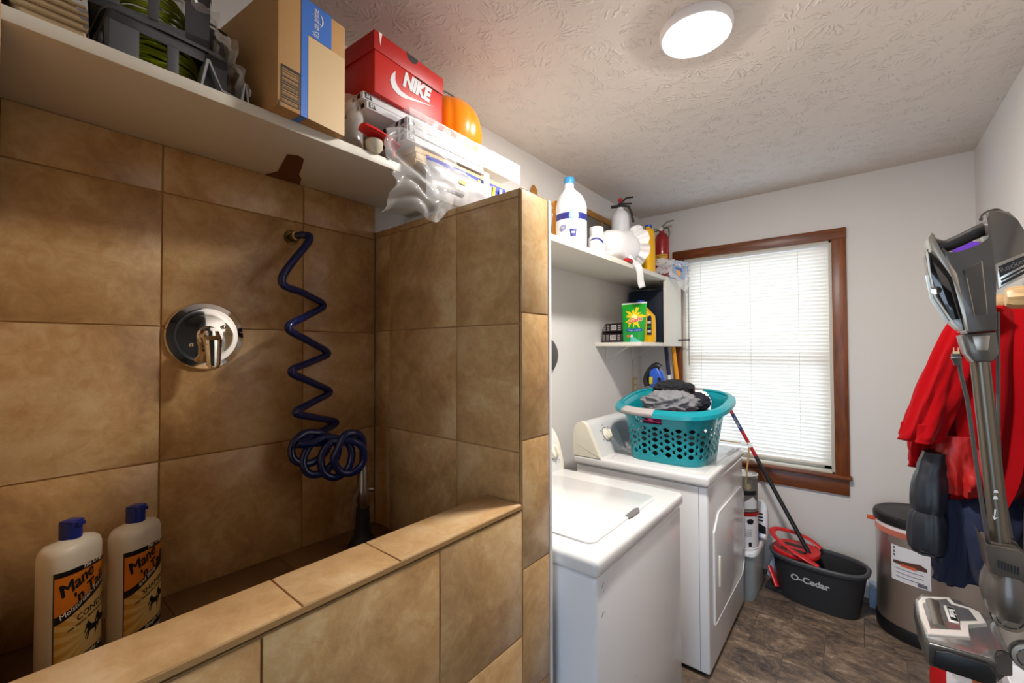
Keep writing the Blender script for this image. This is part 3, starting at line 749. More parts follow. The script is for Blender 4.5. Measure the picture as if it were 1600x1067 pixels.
# folded paper bundle and bagged reels at the left end
pb = thing('folded_board', 'beige ribbed folded board at the left end of the high shelf', 'folded board', (-1.16, .062, ZS))
q = MB(); BEI = M('beige ribbed board', 'b39a76', .8, var=.15, vscale=60)
def rib(u, v): return (-1.045-.24*v+.0035*math.sin(u*60), .035+.075*u-.03*v*0-.0, ZS+.015+.17*v*.9-.075*u*v*0+.0025*math.sin(u*60))
q.prism([(.018, ZS), (.100, ZS), (.085, ZS+.05), (.03, ZS+.19), (-.008, ZS+.19), (-.004, ZS+.10)], -1.30, -1.05, BEI, .004, T=Matrix(((0, 0, 1, 0), (1, 0, 0, 0), (0, 1, 0, 0), (0, 0, 0, 1))))
q.build('board_stack', pb)
q = MB()
for i in range(12):
    z = ZS+.02+i*.013
    y0 = .012+.0; y1 = .098-(max(0, z-ZS-.05))*.36
    q.tube([(-1.049, y0-(.03*(z-ZS)/.19), z), (-1.047, y1, z)], .0028, M('beige rib shade', '9a825e', .8), 6)
q.build('ribs', pb)

GREYP = M('grey bin plastic', '55555a', .45); LIME = M('lime cord', 'a9b81a', .5)
def reel_bin(label, loc, rz, sx, sy, sz, seed):
    t = thing('storage_bin', label, 'bin', loc, rz, 'grey bins of lime cord on the high shelf')
    q = MB(); ht = sz
    for fx in (-1, 1):
        for x0, x1, z0, z1 in ((-sx, sx, 0, .16), (-sx, sx, .8, 1), (-sx, -sx*.72, 0, 1), (sx*.72, sx, 0, 1), (-sx*.30, -sx*.12, .16, .8), (sx*.25, sx*.42, .16, .8)):
            q.box((x0, fx*sy-.002, z0*ht), (x1, fx*sy+.002, z1*ht), GREYP, .001)
        for y0, y1, z0, z1 in ((-sy, sy, 0, .16), (-sy, sy, .75, 1), (-sy, -sy*.55, 0, 1), (sy*.55, sy, 0, 1), (-sy*.1, sy*.1, .1, .8)):
            q.box((fx*sx-.002, y0, z0*ht), (fx*sx+.002, y1, z1*ht), GREYP, .001)
    q.box((-sx, -sy, 0), (sx, sy, .004), GREYP); q.loft([sell(sx+.008, sy+.008, 8, 40) and [(x, y, ht) for x, y in sell(sx+.008, sy+.008, 8, 40)], [(x, y, ht+.006) for x, y in sell(sx+.009, sy+.009, 8, 40)]], GREYP, False, False)
    q.build('crate', t, local=True, solid=0)
    q = MB(); r = random.Random(seed); P = []
    for k in range(150):
        a = k*.5; P.append((sx*.80*math.cos(a)*(.85+.1*r.random()), sy*.80*math.sin(a)*(.85+.1*r.random()), .02+ht*.72*(k/150)+.01*r.random()))
    q.tube(smooth_path(P, 3), .0035, LIME, 6); q.build('cord', t, local=True)
reel_bin('grey slotted bin of lime cord lying lowest by the shelf edge', (-1.165, .215, ZS), .05, .105, .095, .085, 1)
reel_bin('grey slotted bin of lime cord stacked on the lower bin', (-1.185, .205, ZS+.094), -.12, .115, .09, .11, 2)
reel_bin('small dark grey slotted bin set behind the others beside the parcel', (-1.26, .315, ZS+.12), .3, .05, .025, .12, 5)
br = thing('metal_bracket', 'grey bent metal angle standing at the shelf edge before the parcel', 'bracket', (-1.05, .315, ZS))
q = MB(); pr = [(.262, .002), (.272, .062), (.278, .062), (.300, .010), (.335, .004), (.342, .045), (.346, .045), (.352, .002), (.349, .002), (.344, .038), (.340, .0), (.300, .006), (.276, .056), (.266, .002)]
q.prism([(y, ZS+z) for y, z in pr], -1.085, -1.04, M('zinc sheet', 'b9bdbf', .35, .7), T=Matrix(((0, 0, 1, 0), (1, 0, 0, 0), (0, 1, 0, 0), (0, 0, 0, 1)))); q.build('sheet', br)
def film_sheet(q, fn, nu, nv, m): q.grid(fn, nu, nv, m)
q = MB(); fb = smooth_path([(-1.05, .16, ZS+.215), (-1.04, .22, ZS+.20), (-1.035, .27, ZS+.165), (-1.03, .31, ZS+.12), (-1.035, .338, ZS+.075), (-1.04, .345, ZS+.01)], 8)
def pf(u, v):
    p = fb[min(int(u*(len(fb)-1)), len(fb)-1)]; w = Vector((u*5, v*4, 2)); d = noise.noise(w*2)*.016+noise.noise(w*5)*.006
    return (p.x-.20*v+d, p.y-.006*v+d, p.z+.010*math.sin(v*3)+d-.02*v)
q.grid(pf, 40, 24, FILM); tag(q.build('plastic_bag', angle=180), 'clear plastic bag wrapped over the grey cord bins', 'plastic bag')

# parcel
pc = thing('cardboard_box', 'tall brown parcel with blue tape at the shelf edge', 'box', (-.998, .475, ZS), math.radians(7))
CARDT = M('kraft paper tape', 'd0b182', .55, var=.05); BT = M('blue tape', '3f73c8', .35)
q = MB(); q.box((-.335, -.086, 0), (.0, .086, .282), CARD, .002)
Tf = frame((.0006, 0, 0), (0, 1, 0), (0, 0, 1)); Ts = frame((0, -.0866, 0), (1, 0, 0), (0, 0, 1))
q.text('L', .02, INK, frame((.0008, -.078, .004), (0, 1, 0), (0, 0, 1)), sx=1.4)
card_mark(q, frame((.0008, -.078, .010), (0, 1, 0), (0, 0, 1)), .044, .085, 16, 3)
card_mark(q, frame((-.30, -.0868, .20), (1, 0, 0), (0, 0, 1)), .07, .055, 5, 8)
q.build('carton', pc, local=True)
q = MB(); q.box((-.001, -.032, .20), (.0012, .046, .2835), BT); q.box((-.001, -.032, .0), (.0013, -.016, .21), BT); q.box((-.05, -.032, -.0006), (.0012, -.016, .0), BT); q.box((-.335, -.032, .2822), (.0012, .046, .2836), BT)
q.text("it's on prime", .026, PAPERW, frame((.0016, .004, .205), (0, 0, 1), (0, -1, 0)), bold=.01, align='LEFT', sx=.52)
sm = [(.03+.035*i/12, -.011-.005*math.sin(PI*i/12)) for i in range(13)]; sm2 = [(x, y-.003*math.sin(PI*i/12)-.0008) for i, (x, y) in enumerate(sm)]
for i in range(12): q.poly([sm[i], sm[i+1], sm2[i+1], sm2[i]], PAPERW, frame((.0016, .004, .205), (0, 0, 1), (0, -1, 0)))
q.build('blue_tape', pc, local=True)
q = MB(); q.box((-.001, -.015, .0), (.0016, .084, .198), CARDT); q.build('paper_tape', pc, local=True)

# clear jar and red scoop behind the parcel
jr = thing('storage_jar', 'clear cylindrical jar between the parcel and the white cartons', 'jar', (-1.10, .625, ZS))
CLR = m_film('clear jar plastic', opaque=.3, rough=.05, body=.06)
q = MB(); q.lathe([(.035, 0), (.037, .01), (.037, .13), (.03, .15), (.03, .16), (.028, .16)], CLR, (-1.10, .625, ZS), 32); q.build('jar_body', jr)
sc = thing('scoop', 'red plastic scoop lying at the shelf edge before the cartons', 'scoop', (-1.03, .68, ZS), rot=(0, 0, 0))
q = MB(); rg = []
for t in range(13):
    k = t/12; w = .026*math.sin(PI*min(1, .12+k*.62))**.6*(1-.45*k); y = .615+.115*k
    rg.append([(-1.02-.0*k+w*1.3*math.cos(a), y, ZS+.050-.014*k+.022*(1-k*.4)*(math.sin(a) if math.sin(a) > 0 else math.sin(a)*.25)*w/.026) for a in [2*PI*i/20 for i in range(20)]])
q.loft(rg, RED); q.tube([(-1.02, .718, ZS+.035), (-1.02, .715, ZS+.005)], .004, RED, 8); q.build('bowl', sc)
q = MB(); q.lathe([(.012, 0), (.022, .012), (.024, .03), (.02, .035)], M('cream cup plastic', 'd8cfb8', .4), (-1.03, .66, ZS), 20); q.build('measuring_cup', sc)

# stacks of flat cartons
SIDEP = M('carton back print', '8c8a8c', .5)
tg = 'flat white cartons stacked on the high shelf'
TANC = M('tan board', 'd3b27e', .6, var=.06)
z = ZS
def flat_box(name, label, cat, x1, dx, y0, y1, z0, h, m, group, marks=True, rz=0):
    t = thing(name, label, cat, (x1-dx/2, (y0+y1)/2, z0), rz, group)
    q = MB(); q.box((-dx/2, -(y1-y0)/2, 0), (dx/2, (y1-y0)/2, h-.0008), m, .0012)
    if marks:
        w = y1-y0; T = frame((dx/2+.0002, -w/2, 0), (0, 1, 0), (0, 0, 1)); T2 = frame((-dx/2, -w/2-.0002, 0), (1, 0, 0), (0, 0, 1))
        q.poly([(.006, h*.15), (.030, h*.15), (.022, h*.85), (.006, h*.85)], INK, T); q.text('S!', h*.7, PAPERW, frame((dx/2+.0006, -w/2+.016, h*.5), (0, 1, 0), (0, 0, 1)), bold=.03)
        for i, xx in enumerate((dx-.030, dx-.055, dx-.12, dx-.16)):
            q.poly([(xx, h*.2), (xx+.02-.008*(i % 2), h*.2), (xx+.016, h*.85), (xx+.004, h*.85)], INK, T2)
        q.text('54', h*.6, SIDEP, frame((dx/2+.0006, w/2-.03, h*.5), (0, 1, 0), (0, 0, 1)))
        # diagonal stripe print on the underside
        Tb = frame((-dx/2, w/2, -.0002), (1, 0, 0), (0, -1, 0))
        for i in range(6): q.poly([(.05+i*.03, .02), (.064+i*.03, .02), (.034+i*.03, .09), (.02+i*.03, .09)], SIDEP, Tb)
    q.build('carton', t, local=True); return t
for i in range(3):
    flat_box('tan_board', ('tan flat board at the bottom of the pile', 'tan flat board second from the bottom of the pile', 'tan flat board just under the white cartons')[i], 'board', -1.0, .30, .775+.004*(i % 2), 1.175, z, .019, TANC, 'tan flat boards under the white cartons', marks=False); z += .0195
for i in range(3):
    flat_box('flat_carton', ('white flat carton lowest of the white pile', 'white flat carton in the middle of the pile', 'longer white flat carton fourth from the top of the pile')[i] if i < 2 else 'long white flat carton reaching furthest right', 'carton', -.992, .30, .74, 1.06 if i < 2 else 1.25, z, .0225, PAPERW, tg); z += .0228
for i in range(2):
    flat_box('flat_carton', ('white flat carton second beneath the red shoebox', 'white flat carton directly beneath the red shoebox')[i], 'carton', -1.045, .28, .645-.012*i, .98, z, .0215, PAPERW, tg); z += .0218
ztop = z
# shoebox
SB = M('red shoebox card', 'c6231b', .45); SBD = M('red shoebox lid', 'b81c18', .45)
sb = thing('shoebox', 'red shoebox with white lettering on top of the cartons', 'shoebox', (-1.035, .785, ztop), math.radians(4))
q = MB(); q.box((-.25, -.128, 0), (0, .134, .135), SB, .0015)
T = frame((.0004, 0, 0), (0, 1, 0), (0, 0, 1))
q.text('NIKE', .060, PAPERW, frame((.0008, .022, .086), (0, 1, 0), (0, 0, 1)), bold=.06, shear=.3, sx=.80)
sw = [(-.056, .096), (-.070, .078), (-.076, .058), (-.068, .040), (-.05, .031), (-.028, .030), (.100, .062), (-.010, .044), (-.036, .046), (-.050, .055), (-.058, .068), (-.058, .082)]
q.poly(sw, PAPERW, T)
q.build('box_body', sb, local=True)
q = MB(); q.box((-.254, -.132, .118), (.003, .138, .172), SBD, .0015)
q.prism([(-.05+.022*math.cos(PI+PI*i/12)+.055, .172+.020*math.sin(PI+PI*i/12)) for i in range(13)], .0032, .0036, INK, T=Matrix(((0, 0, 1, 0), (1, 0, 0, 0), (0, 1, 0, 0), (0, 0, 0, 1))))
q.poly([(-.118, .172), (-.106, .172), (-.112, .135)], M('torn white card', 'f0d8d0', .6), frame((.0034, 0, 0), (0, 1, 0), (0, 0, 1)))
q.box((-.01, .02, .1165), (.0034, .122, .1185), INK)
q.build('lid', sb, local=True)
# pumpkin pail
pk = thing('pumpkin_pail', 'round orange pumpkin pail with black handle behind the shoebox', 'pail', (-1.165, 1.055, ztop-.044))
ORG = M('orange plastic', 'ff8a00', .32, coat=.2)
q = MB()
def pum(u, v):
    a = 2*PI*u; b = PI*(v*.93-.5); r = .125*(math.cos(b)**.85 if math.cos(b) > 0 else 0)*(1-.028*abs(math.cos(a*5))**10)
    return (-1.165+r*math.cos(a), 1.055+r*math.sin(a), ztop-.044+.123+.123*math.sin(b))
q.grid(pum, 100, 24, ORG); q.build('pail_body', pk, weld=True, angle=60)
q = MB(); q.tube([(-1.165+.02*math.cos(a)*.3, 1.055+.088*math.cos(a), ztop-.044+.222+.058*math.sin(a)) for a in [PI*i/24 for i in range(25)]], .003, BLACK, 8); q.build('handle', pk)
# printed packs and film in front of the pile
BLP = M('blue print', '3a48a0', .4); 
pk2 = thing('snack_pack', 'blue white and yellow printed pack beside the tan boards', 'pack', (-1.0, 1.0, 1.99))
def pack(q, x, y0, y1, z0, z1, m, seed, th=.02):
    def f(s):
        def g(u, v):
            e = math.sin(PI*min(max(v, 0), 1))**.5*math.sin(PI*u)**.35; n_ = noise.noise(Vector((u*6+seed, v*5, seed)))*.004
            return (x+s*(th*.5*e)+n_, y0+(y1-y0)*u, z0+(z1-z0)*v)
        return g
    q.grid(f(1), 30, 14, m); q.grid(f(-1), 30, 14, m)
q = MB(); pack(q, -.978, .80, 1.16, 2.0, 2.056, BLP, 2.2)
for i, yy in enumerate((1.00, 1.04, 1.075, 1.11, 1.14)):
    T = frame((-.9665, yy, 2.008), (0, 1, 0), (0, 0, 1)); q.poly([(0, 0), (.014, .004), (.020, .034), (.006, .036)], PAPERW if i % 2 else M('yellow print', 'e6b50a', .4), T)
q.build('pouch', pk2)
pk3 = thing('grey_pack', 'grey plastic pack with small yellow label below the pile', 'pack', (-.96, .90, 1.92))
q = MB(); pack(q, -.955, .78, 1.06, 1.925, 2.03, M('grey foil', 'a7a5a6', .3, var=.06), 5.5, .018)
T = frame((-.9445, .90, 1.975), (0, 1, 0), (0, 0, 1)); q.poly([(0, .018), (.03, .018), (.03, .032), (0, .032)], M('yellow print', ''), T); q.poly([(-.05, -.02), (.02, -.02), (.02, -.012), (-.05, -.012)], INK, T)
q.build('pouch', pk3)
q = MB()
def drape(u, v):
    w = Vector((u*4, v*5, 3)); d = noise.noise(w*.55)*.030+(abs(noise.noise(w*.9))-.2)*.030
    y = .67+.27*u-.03*v*(1-u); z_ = 2.085-.255*v*(1-.25*u)+.012*math.sin(u*9)
    return (-.985+.055*math.sin(PI*v*.75)+d, y+d*.6, z_+.010*math.sin(v*7+u*5))
q.grid(drape, 44, 44, m_film('thin clear film', opaque=.22, body=.07)); tag(q.build('plastic_bag', angle=180), 'torn clear plastic hanging from the pile over the shelf edge', 'plastic bag')
q = MB()
def wrap(u, v):
    w = Vector((u*9, v*5, 7)); d = noise.noise(w*2)*.004+.003
    return (-.988+d if v < .7 else -.988+d-.12*(v-.7), .745+.51*u, 2.105+.075*min(v/.7, 1)-.0*v)
q.grid(wrap, 80, 12, FILM); tag(q.build('shrink_wrap', angle=180), 'clear shrink wrap stretched over the white cartons', 'plastic wrap')
q = MB()
def tape_(u, v): return (-.962+.004*math.sin(v*9), 1.03+.028*u+.004*math.sin(v*5), 1.935+.14*v)
q.grid(tape_, 3, 16, m_film('wrap tape', opaque=.5, body=.45)); tag(q.build('plastic_strip', angle=180), 'vertical strip of clear tape across the printed packs', 'tape')
# ------------------------------------------------------------------ high shelf over the washer
ZL = 1.9835
# framed piece leaning at the wall and turned spindle
fr = thing('picture_frame', 'wooden frame leaning on the wall behind the white jug', 'frame', (-1.34, 2.45, ZL))
OAK = m_wood('oak frame', '8a5a1c', 'b98232', 'y', .35)
q = MB()
for a, b in (((-1.354, 2.16, 2.345), (-1.335, 2.79, 2.385)), ((-1.354, 2.16, ZL), (-1.335, 2.79, ZL+.04)), ((-1.354, 2.16, ZL), (-1.335, 2.20, 2.385)), ((-1.354, 2.75, ZL), (-1.335, 2.79, 2.385)), ((-1.354, 2.60, ZL), (-1.338, 2.62, 2.36))): q.box(a, b, OAK, .004)
q.build('moulding', fr)
q = MB(); q.box((-1.353, 2.19, ZL+.03), (-1.345, 2.77, 2.36), M('frame backing', '6f6a66', .6)); q.build('backing', fr)
q = MB(); q.prism([(1.800, 2.30), (1.855, 2.30), (1.855, 2.345), (1.825, 2.365)], -1.353, -1.335, OAK, .003, T=Matrix(((0, 0, 1, 0), (1, 0, 0, 0), (0, 1, 0, 0), (0, 0, 0, 1)))); q.box((-1.353, 1.80, ZL), (-1.337, 1.83, 2.31), OAK, .003)
tag(q.build('wood_block'), 'small wooden piece peeking over the tiled pillar', 'wood piece')
sp_ = thing('wooden_spindle', 'turned honey wood spindle standing left of the white jug', 'spindle', (-1.215, 1.848, ZL))
q = MB(); q.lathe([(.018, 0), (.022, .01), (.022, .02), (.014, .03), (.019, .05), (.021, .12), (.018, .18), (.012, .205), (.020, .215), (.020, .225), (.013, .235), (.021, .250), (.021, .262), (.012, .27)], m_wood('honey wood', 'c07a16', 'e09a2a', 'z', .3), (-1.215, 1.848, ZL), 24); q.build('turning', sp_)

BLU2 = M('print blue', '2d2f80', .4); LBLU = M('print light blue', '86a8dc', .4); CAPB = M('light blue cap', '3f9ad2', .35)
jug = thing('bleach_jug', 'large white jug with light blue cap and navy band on the shelf', 'jug', (-1.125, 1.855, ZL))
q = MB(); cx, cy = -1.125, 1.855
pr = [(.066, 0, .0), (.074, .008, 0), (.075, .05, 0), (.075, .155, 0), (.073, .165, 0), (.0755, .17, 0), (.075, .19, 0), (.069, .215, -.002), (.056, .240, -.006), (.036, .258, -.012), (.023, .272, -.018), (.022, .300, -.019)]
q.loft([[(cx+r*1.04*math.cos(a)+.0, cy+r*1.04*math.sin(a)+dy, ZL+z*1.14) for a in [2*PI*i/44 for i in range(44)]] for r, z, dy in pr], JUGW); q.build('body', jug)
q = MB(); q.lathe([(.0255, .334), (.0265, .336), (.0265, .360), (.024, .364), (.0001, .364)], CAPB, (cx, cy-.019, ZL), 36); q.build('screw_cap', jug)
def cylf(cx, cy, r, face, z0):
    return lambda x, y: (cx+r*math.cos(face+x/r), cy+r*math.sin(face+x/r), z0+y)
def wrap_rect(q, f, x0, x1, y0, y1, m, n=12):
    for i in range(n):
        a, b = x0+(x1-x0)*i/n, x0+(x1-x0)*(i+1)/n; q.poly([(a, y0), (b, y0), (b, y1), (a, y1)], m, fn=f)
fa = math.atan2(-1.80, 1.135)+.05
q = MB(); f = cylf(cx, cy, .0787, fa, ZL)
wrap_rect(q, f, -.11, .11, .142, .174, BLU2, 24)
f2 = cylf(cx, cy, .0791, fa, ZL)
q.poly([(.008+.025*math.cos(2*PI*i/28), .158+.025*math.sin(2*PI*i/28)) for i in range(28)], LBLU, fn=f2)
f3 = cylf(cx, cy, .0795, fa, ZL); wrap_rect(q, f3, -.008, .024, .161, .167, PAPERW, 6); wrap_rect(q, f3, -.006, .022, .149, .154, PAPERW, 6)
q.text('regular', .018, M('print grey', 'b7bac8', .4), None, fn=lambda x, y: f2(x+.012, y+.118))
q.poly([(-.050+.021*math.cos(2*PI*i/24), .098+.017*math.sin(2*PI*i/24)+.2*.018*math.cos(2*PI*i/24)) for i in range(24)], M('print slate', '8a8cb0', .4), fn=f2); wrap_rect(q, f3, -.060, -.040, .100, .103, PAPERW, 4); wrap_rect(q, f3, -.058, -.042, .093, .096, PAPERW, 4)
q.poly([(-.014, .092), (.022, .092), (.018, .052), (-.010, .052)], BLU2, fn=f2); q.poly([(-.004, .077), (.012, .077), (.012, .068), (-.004, .068)], PAPERW, fn=f3)
wrap_rect(q, f2, -.055, -.035, .044, .047, M('print slate', ''), 3); wrap_rect(q, f2, -.055, -.030, .037, .040, M('print slate', ''), 3)
q.build('label', jug)

tub = thing('cream_tub', 'small white tub with blue swoosh between the jug and the bag', 'tub', (-1.10, 2.075, ZL))
q = MB(); q.lathe([(.040, 0), (.044, .006), (.044, .10), (.036, .112), (.036, .116)], JUGW, (-1.10, 2.075, ZL), 36); q.build('body', tub)
q = MB(); q.lathe([(.036, .112), (.0375, .114), (.0375, .158), (.035, .160), (.0001, .160)], JUGW, (-1.10, 2.075, ZL), 36); q.build('lid', tub)
fa2 = math.atan2(-2.03, 1.10)+.1; f = cylf(-1.10, 2.075, .0446, fa2, ZL); q = MB()
for i in range(16):
    t0, t1 = i/16, (i+1)/16; g = lambda t: (-.04+.08*t, .088+.014*math.sin(PI*t)-.012*t)
    (xa, ya), (xb, yb) = g(t0), g(t1); q.poly([(xa, ya-.006-.010*t0), (xb, yb-.006-.010*t1), (xb, yb), (xa, ya)], BLU2, fn=f)
for i in range(7): wrap_rect(q, f, -.03+i*.008, -.026+i*.008, .004, .018, M('print tan', 'c8bfa0', .5), 1)
q.build('label', tub)

# white plastic grocery bag bundled on the shelf
BAGM = m_film('white bag plastic', 'f4f4f4', opaque=.9, rough=.3, base='f2f0f0', body=.72)
bg = thing('plastic_bag', 'bundled white plastic bag with a knotted tail hanging off the shelf', 'plastic bag', (-1.13, 2.40, ZL))
q = MB(); rg = []
for j, (yy, cz, rr) in enumerate(((2.185, .070, .035), (2.20, .082, .066), (2.23, .094, .086), (2.29, .104, .097), (2.36, .110, .103), (2.42, .116, .110), (2.465, .122, .116), (2.485, .124, .104), (2.495, .124, .060))):
    ring = []
    for i in range(80):
        a = 2*PI*i/80; w = Vector((math.cos(a)*1.7, math.sin(a)*1.7, yy*6))
        k = 1-abs(noise.noise(w))*1.5; k2 = 1-abs(noise.noise(w*2.6))*1.4; r2 = rr*(.88+.13*k+.07*k2)
        ring.append((-1.125+r2*.88*math.cos(a), yy+.012*k, ZL+max(.002, cz+r2*math.sin(a))))
    rg.append(ring)
q.loft(rg, BAGM); q.build('bag_body', bg, weld=True, angle=180)
q = MB()
def fan(u, v):
    a = -1.9+3.9*u; r = .085+.062*v*(.6+.4*math.sin(PI*u)); w = (.012*math.sin(u*34)+.006*math.sin(u*71))*(.3+v)
    return (-1.10+r*.72*math.cos(a)+.02*v, 2.475+.045*v+w, ZL+.135+r*math.sin(a)+.4*w)
q.grid(fan, 90, 14, BAGM); q.build('gathered_mouth', bg, angle=180)
q = MB(); q.tube([(-1.05, 2.36, ZL+.03), (-1.02, 2.385, ZL+.005), (-1.012, 2.39, ZL-.02)], [.03, .013, .012], BAGM, 12)
def tail(u, v): return (-1.012+.030*u+.004*math.sin(v*6), 2.375+.022*u+.070*v, ZL-.015-.125*v+.012*u)
q.grid(tail, 4, 12, M('white bag tie', 'eeecea', .4)); q.build('knotted_tail', bg, angle=180, solid=.0012)
q = MB(); q.box((-1.045, 2.30, ZL+.001), (-1.015, 2.365, ZL+.022), M('red print card', 'b3161a', .5), .003); tag(q.build('card_packet'), 'small red packet under the white bag at the shelf edge', 'packet')

def extinguisher(label, loc, hb, r, m, rz, hose):
    t = thing('fire_extinguisher', label, 'fire extinguisher', loc, rz)
    q = MB(); q.lathe([(r*.9, 0), (r, .01), (r, hb-.07), (r*.93, hb-.045), (r*.7, hb-.02), (r*.38, hb-.006), (r*.34, hb+.01)], m, seg=36); q.build('cylinder', t, local=True)
    VM = BLACK if hose else M('valve steel', '8f8a80', .35, 1)
    q = MB(); q.lathe([(.014, hb), (.017, hb+.008), (.017, hb+.03), (.011, hb+.036)], VM, seg=20); q.tube([(0, 0, hb+.022), (-.06, 0, hb+.016)], .010, VM, 10); q.build('valve', t, local=True)
    q = MB(); q.box((-.012, -.008, hb+.034), (.075, .008, hb+.042), VM, .003); q.tube([(0, 0, hb+.04), (.04, 0, hb+.075), (.085, 0, hb+.082)], .006, VM, 8); q.build('squeeze_handle', t, local=True)
    q = MB()
    if hose: q.tube([(.018, .0, hb+.025), (.055, .0, hb+.02), (.075, 0, hb-.03), (.085, 0, hb-.085)], .0075, BLACK, 10)
    else: q.tube([(.018, .0, hb+.025), (.045, -.01, hb+.03), (.055, -.01, hb-.01), (.05, -.01, hb-.05)], .006, M('valve steel', ''), 10)
    q.build('discharge_hose', t, local=True)
    q = MB(); q.lathe([(.013, -.004), (.015, -.004), (.015, .004), (.013, .006), (.0001, .006)], M('gauge red', 'b0202a', .4) if hose else M('gauge white', 'd8d4cc', .4), seg=18, T=frame((-.004, -.016, hb+.055 if hose else hb+.02), (1, 0, 0), (0, 0, 1))); q.build('gauge', t, local=True)
    if not hose:
        q = MB(); f = cylf(0, 0, r+.0006, -PI/2-.1, 0); wrap_rect(q, f, -.05, .05, .13, .20, M('yellow instruction label', 'd9a01c', .5), 10)
        for i in range(5): wrap_rect(q, cylf(0, 0, r+.001, -PI/2-.1, 0), -.042, .042, .138+i*.012, .1405+i*.012, M('label ink', '6a3a1c', .5), 8)
        q.build('label', t, local=True)
extinguisher('white fire extinguisher with black head behind the white bag', (-1.20, 2.595, ZL), .415, .058, JUGW, math.radians(38), True)
extinguisher('red fire extinguisher with yellow label in the shelf corner', (-1.135, 3.17, ZL), .375, .052, M('extinguisher red', '9c0f14', .25, coat=.4), math.radians(20), False)
yb = thing('cleaner_jug', 'yellow bottle with blue cap beside the red extinguisher', 'bottle', (-1.07, 2.735, ZL))
q = MB(); rings = []
for s_, z in ((.86, 0), (.97, .008), (1, .02), (1, .19), (.97, .24), (.93, .275), (.60, .292), (.44, .296), (.42, .305)):
    rings.append([(-1.07+x, 2.735+y+(.012 if z > .28 else 0), ZL+z) for x, y in sell(.038*s_, .056*s_, 2.8, 40)])
q.loft(rings, YELLOW); q.tube([(-1.07, 2.690, ZL+.11), (-1.07, 2.670, ZL+.16), (-1.07, 2.673, ZL+.23), (-1.07, 2.695, ZL+.265)], .012, YELLOW, 10); q.build('body', yb)
q = MB(); q.lathe([(.022, .300), (.023, .302), (.023, .318), (.021, .320), (.0001, .320)], BLUE, (-1.07, 2.747, ZL), 28); q.build('cap', yb)
# clear bags at the shelf end
q = MB()
def cb(u, v):
    w = Vector((u*5, v*5, 11)); d = noise.noise(w*1.4)*.04+noise.noise(w*3.4)*.018
    return (-1.10+.20*u+d*.5, 2.93+.16*math.sin(PI*v)*.5+d*.8+.05*u, ZL+.015+.135*math.sin(PI*min(1, v*.8+.18))*(1-.35*u)-.14*max(0, u-.45)*2*v+d*.5)
q.grid(cb, 40, 34, m_film('cloudy bag film', 'eef2f8', opaque=.5, body=.22)); tag(q.build('plastic_bag', angle=180), 'crumpled clear bags spilling over the shelf end by the blind', 'plastic bag')
wp_ = thing('wipes_pack', 'clear pack with blue and orange printed patch at the shelf end', 'pack', (-.95, 3.0, 2.05))
q = MB(); T = frame((-.985, 2.992, 2.028), (1, .35, -.30), (0.25, .0, 1))
def wpf(s): 
    return lambda u, v: T @ Vector((u*.10-.02, v*.13-.06, s*.010*math.sin(PI*u)**.5*math.sin(PI*v)**.5))
q.grid(wpf(1), 12, 12, m_film('pale pack film', 'dfe8f4', opaque=.6, base='c4d4e8', body=.5)); q.grid(wpf(-1), 12, 12, m_film('pale pack film back', 'dfe8f4', opaque=.6, base='c4d4e8', body=.5))
q.poly([(.0, .022), (.045, .022), (.055, -.004), (.02, .004), (.002, .012)], M('pack blue', '1a56a8', .4), T, lift=.012); q.poly([(.012, .010), (.04, -.0), (.05, -.03), (.035, -.034), (.022, -.012)], M('pack orange', 'e79a12', .4), T, lift=.0125); q.build('pouch', wp_)

# ------------------------------------------------------------------ low corner shelf
ZB = 1.5255
DK = M('dark coffee bag', '20171a', .35)
for k, (z, lab) in enumerate(((ZB, 'dark brown packet lying lower on the small shelf'), (ZB+.064, 'dark brown packet lying on top of the other packet'))):
    t = thing('coffee_packet', lab, 'packet', (-1.265, 2.66, z), 0, 'dark packets stacked on the small shelf')
    q = MB(); dx = .085-.006*k; rg = []
    for s_, zz in ((.80, 0), (.97, .010), (1, .03), (.97, .053), (.82, .062)): rg.append([(-1.265+x*s_+.005*k, 2.66+y*s_, z+zz) for x, y in sell(dx, .07, 5, 40)])
    q.loft(rg, DK); q.build('bag', t)
    q = MB(); y = 2.66-.0702; T = frame((-1.265+.005*k, y, z), (1, 0, 0), (0, 0, 1)); LBL = M('pale print', 'cfc8c4', .5)
    q.poly([(-.012, .016), (.028, .016), (.028, .048), (-.012, .048)], LBL, T, lift=.001)
    for i in range(6): q.poly([(-.008+i*.006, .02), (-.005+i*.006, .02), (-.005+i*.006, .044), (-.008+i*.006, .044)], INK, T, lift=.0014)
    for xx in (-.066, -.04, .04): 
        for zz in (.014, .027, .040): q.poly([(xx, zz), (xx+.018, zz), (xx+.018, zz+.009), (xx, zz+.009)], M('print pale grey', '8f8784', .5), T, lift=.001)
    q.build('label', t)
gp = thing('detergent_pouch', 'green detergent pouch with yellow burst on the small shelf', 'pouch', (-1.112, 2.615, ZB))
PO = m_pouch(); gx0, gx1, gy = -1.192, -1.048, 2.60
def pouch(s):
    def g(u, v):
        e = (math.sin(PI*u)**.4)*(1-v)**.55; x = gx0+(gx1-gx0)*u*(1-.0*v)-(.012*(v)*(1-u))+.016*v*(u)
        return (x, gy+s*.030*e-.0+.010*v, ZB+.254*v)
    return g
q = MB(); q.grid(pouch(-1), 24, 24, PO); q.grid(pouch(1), 24, 24, M('pouch back', '1f9a38', .3))
gf = pouch(-1)
def gs(x, y):
    p = Vector(gf(min(max(x, .01), .99), min(max(y, .01), .99))); return (p.x, p.y-.0015, p.z)
OR = M('orange print', 'e8581c', .4)
q.text('Gain', .30, PAPERW, None, bold=.06, shear=.1, fn=lambda x, y: gs(.62+x*.95*1.0, .555+y*.52+x*.10))
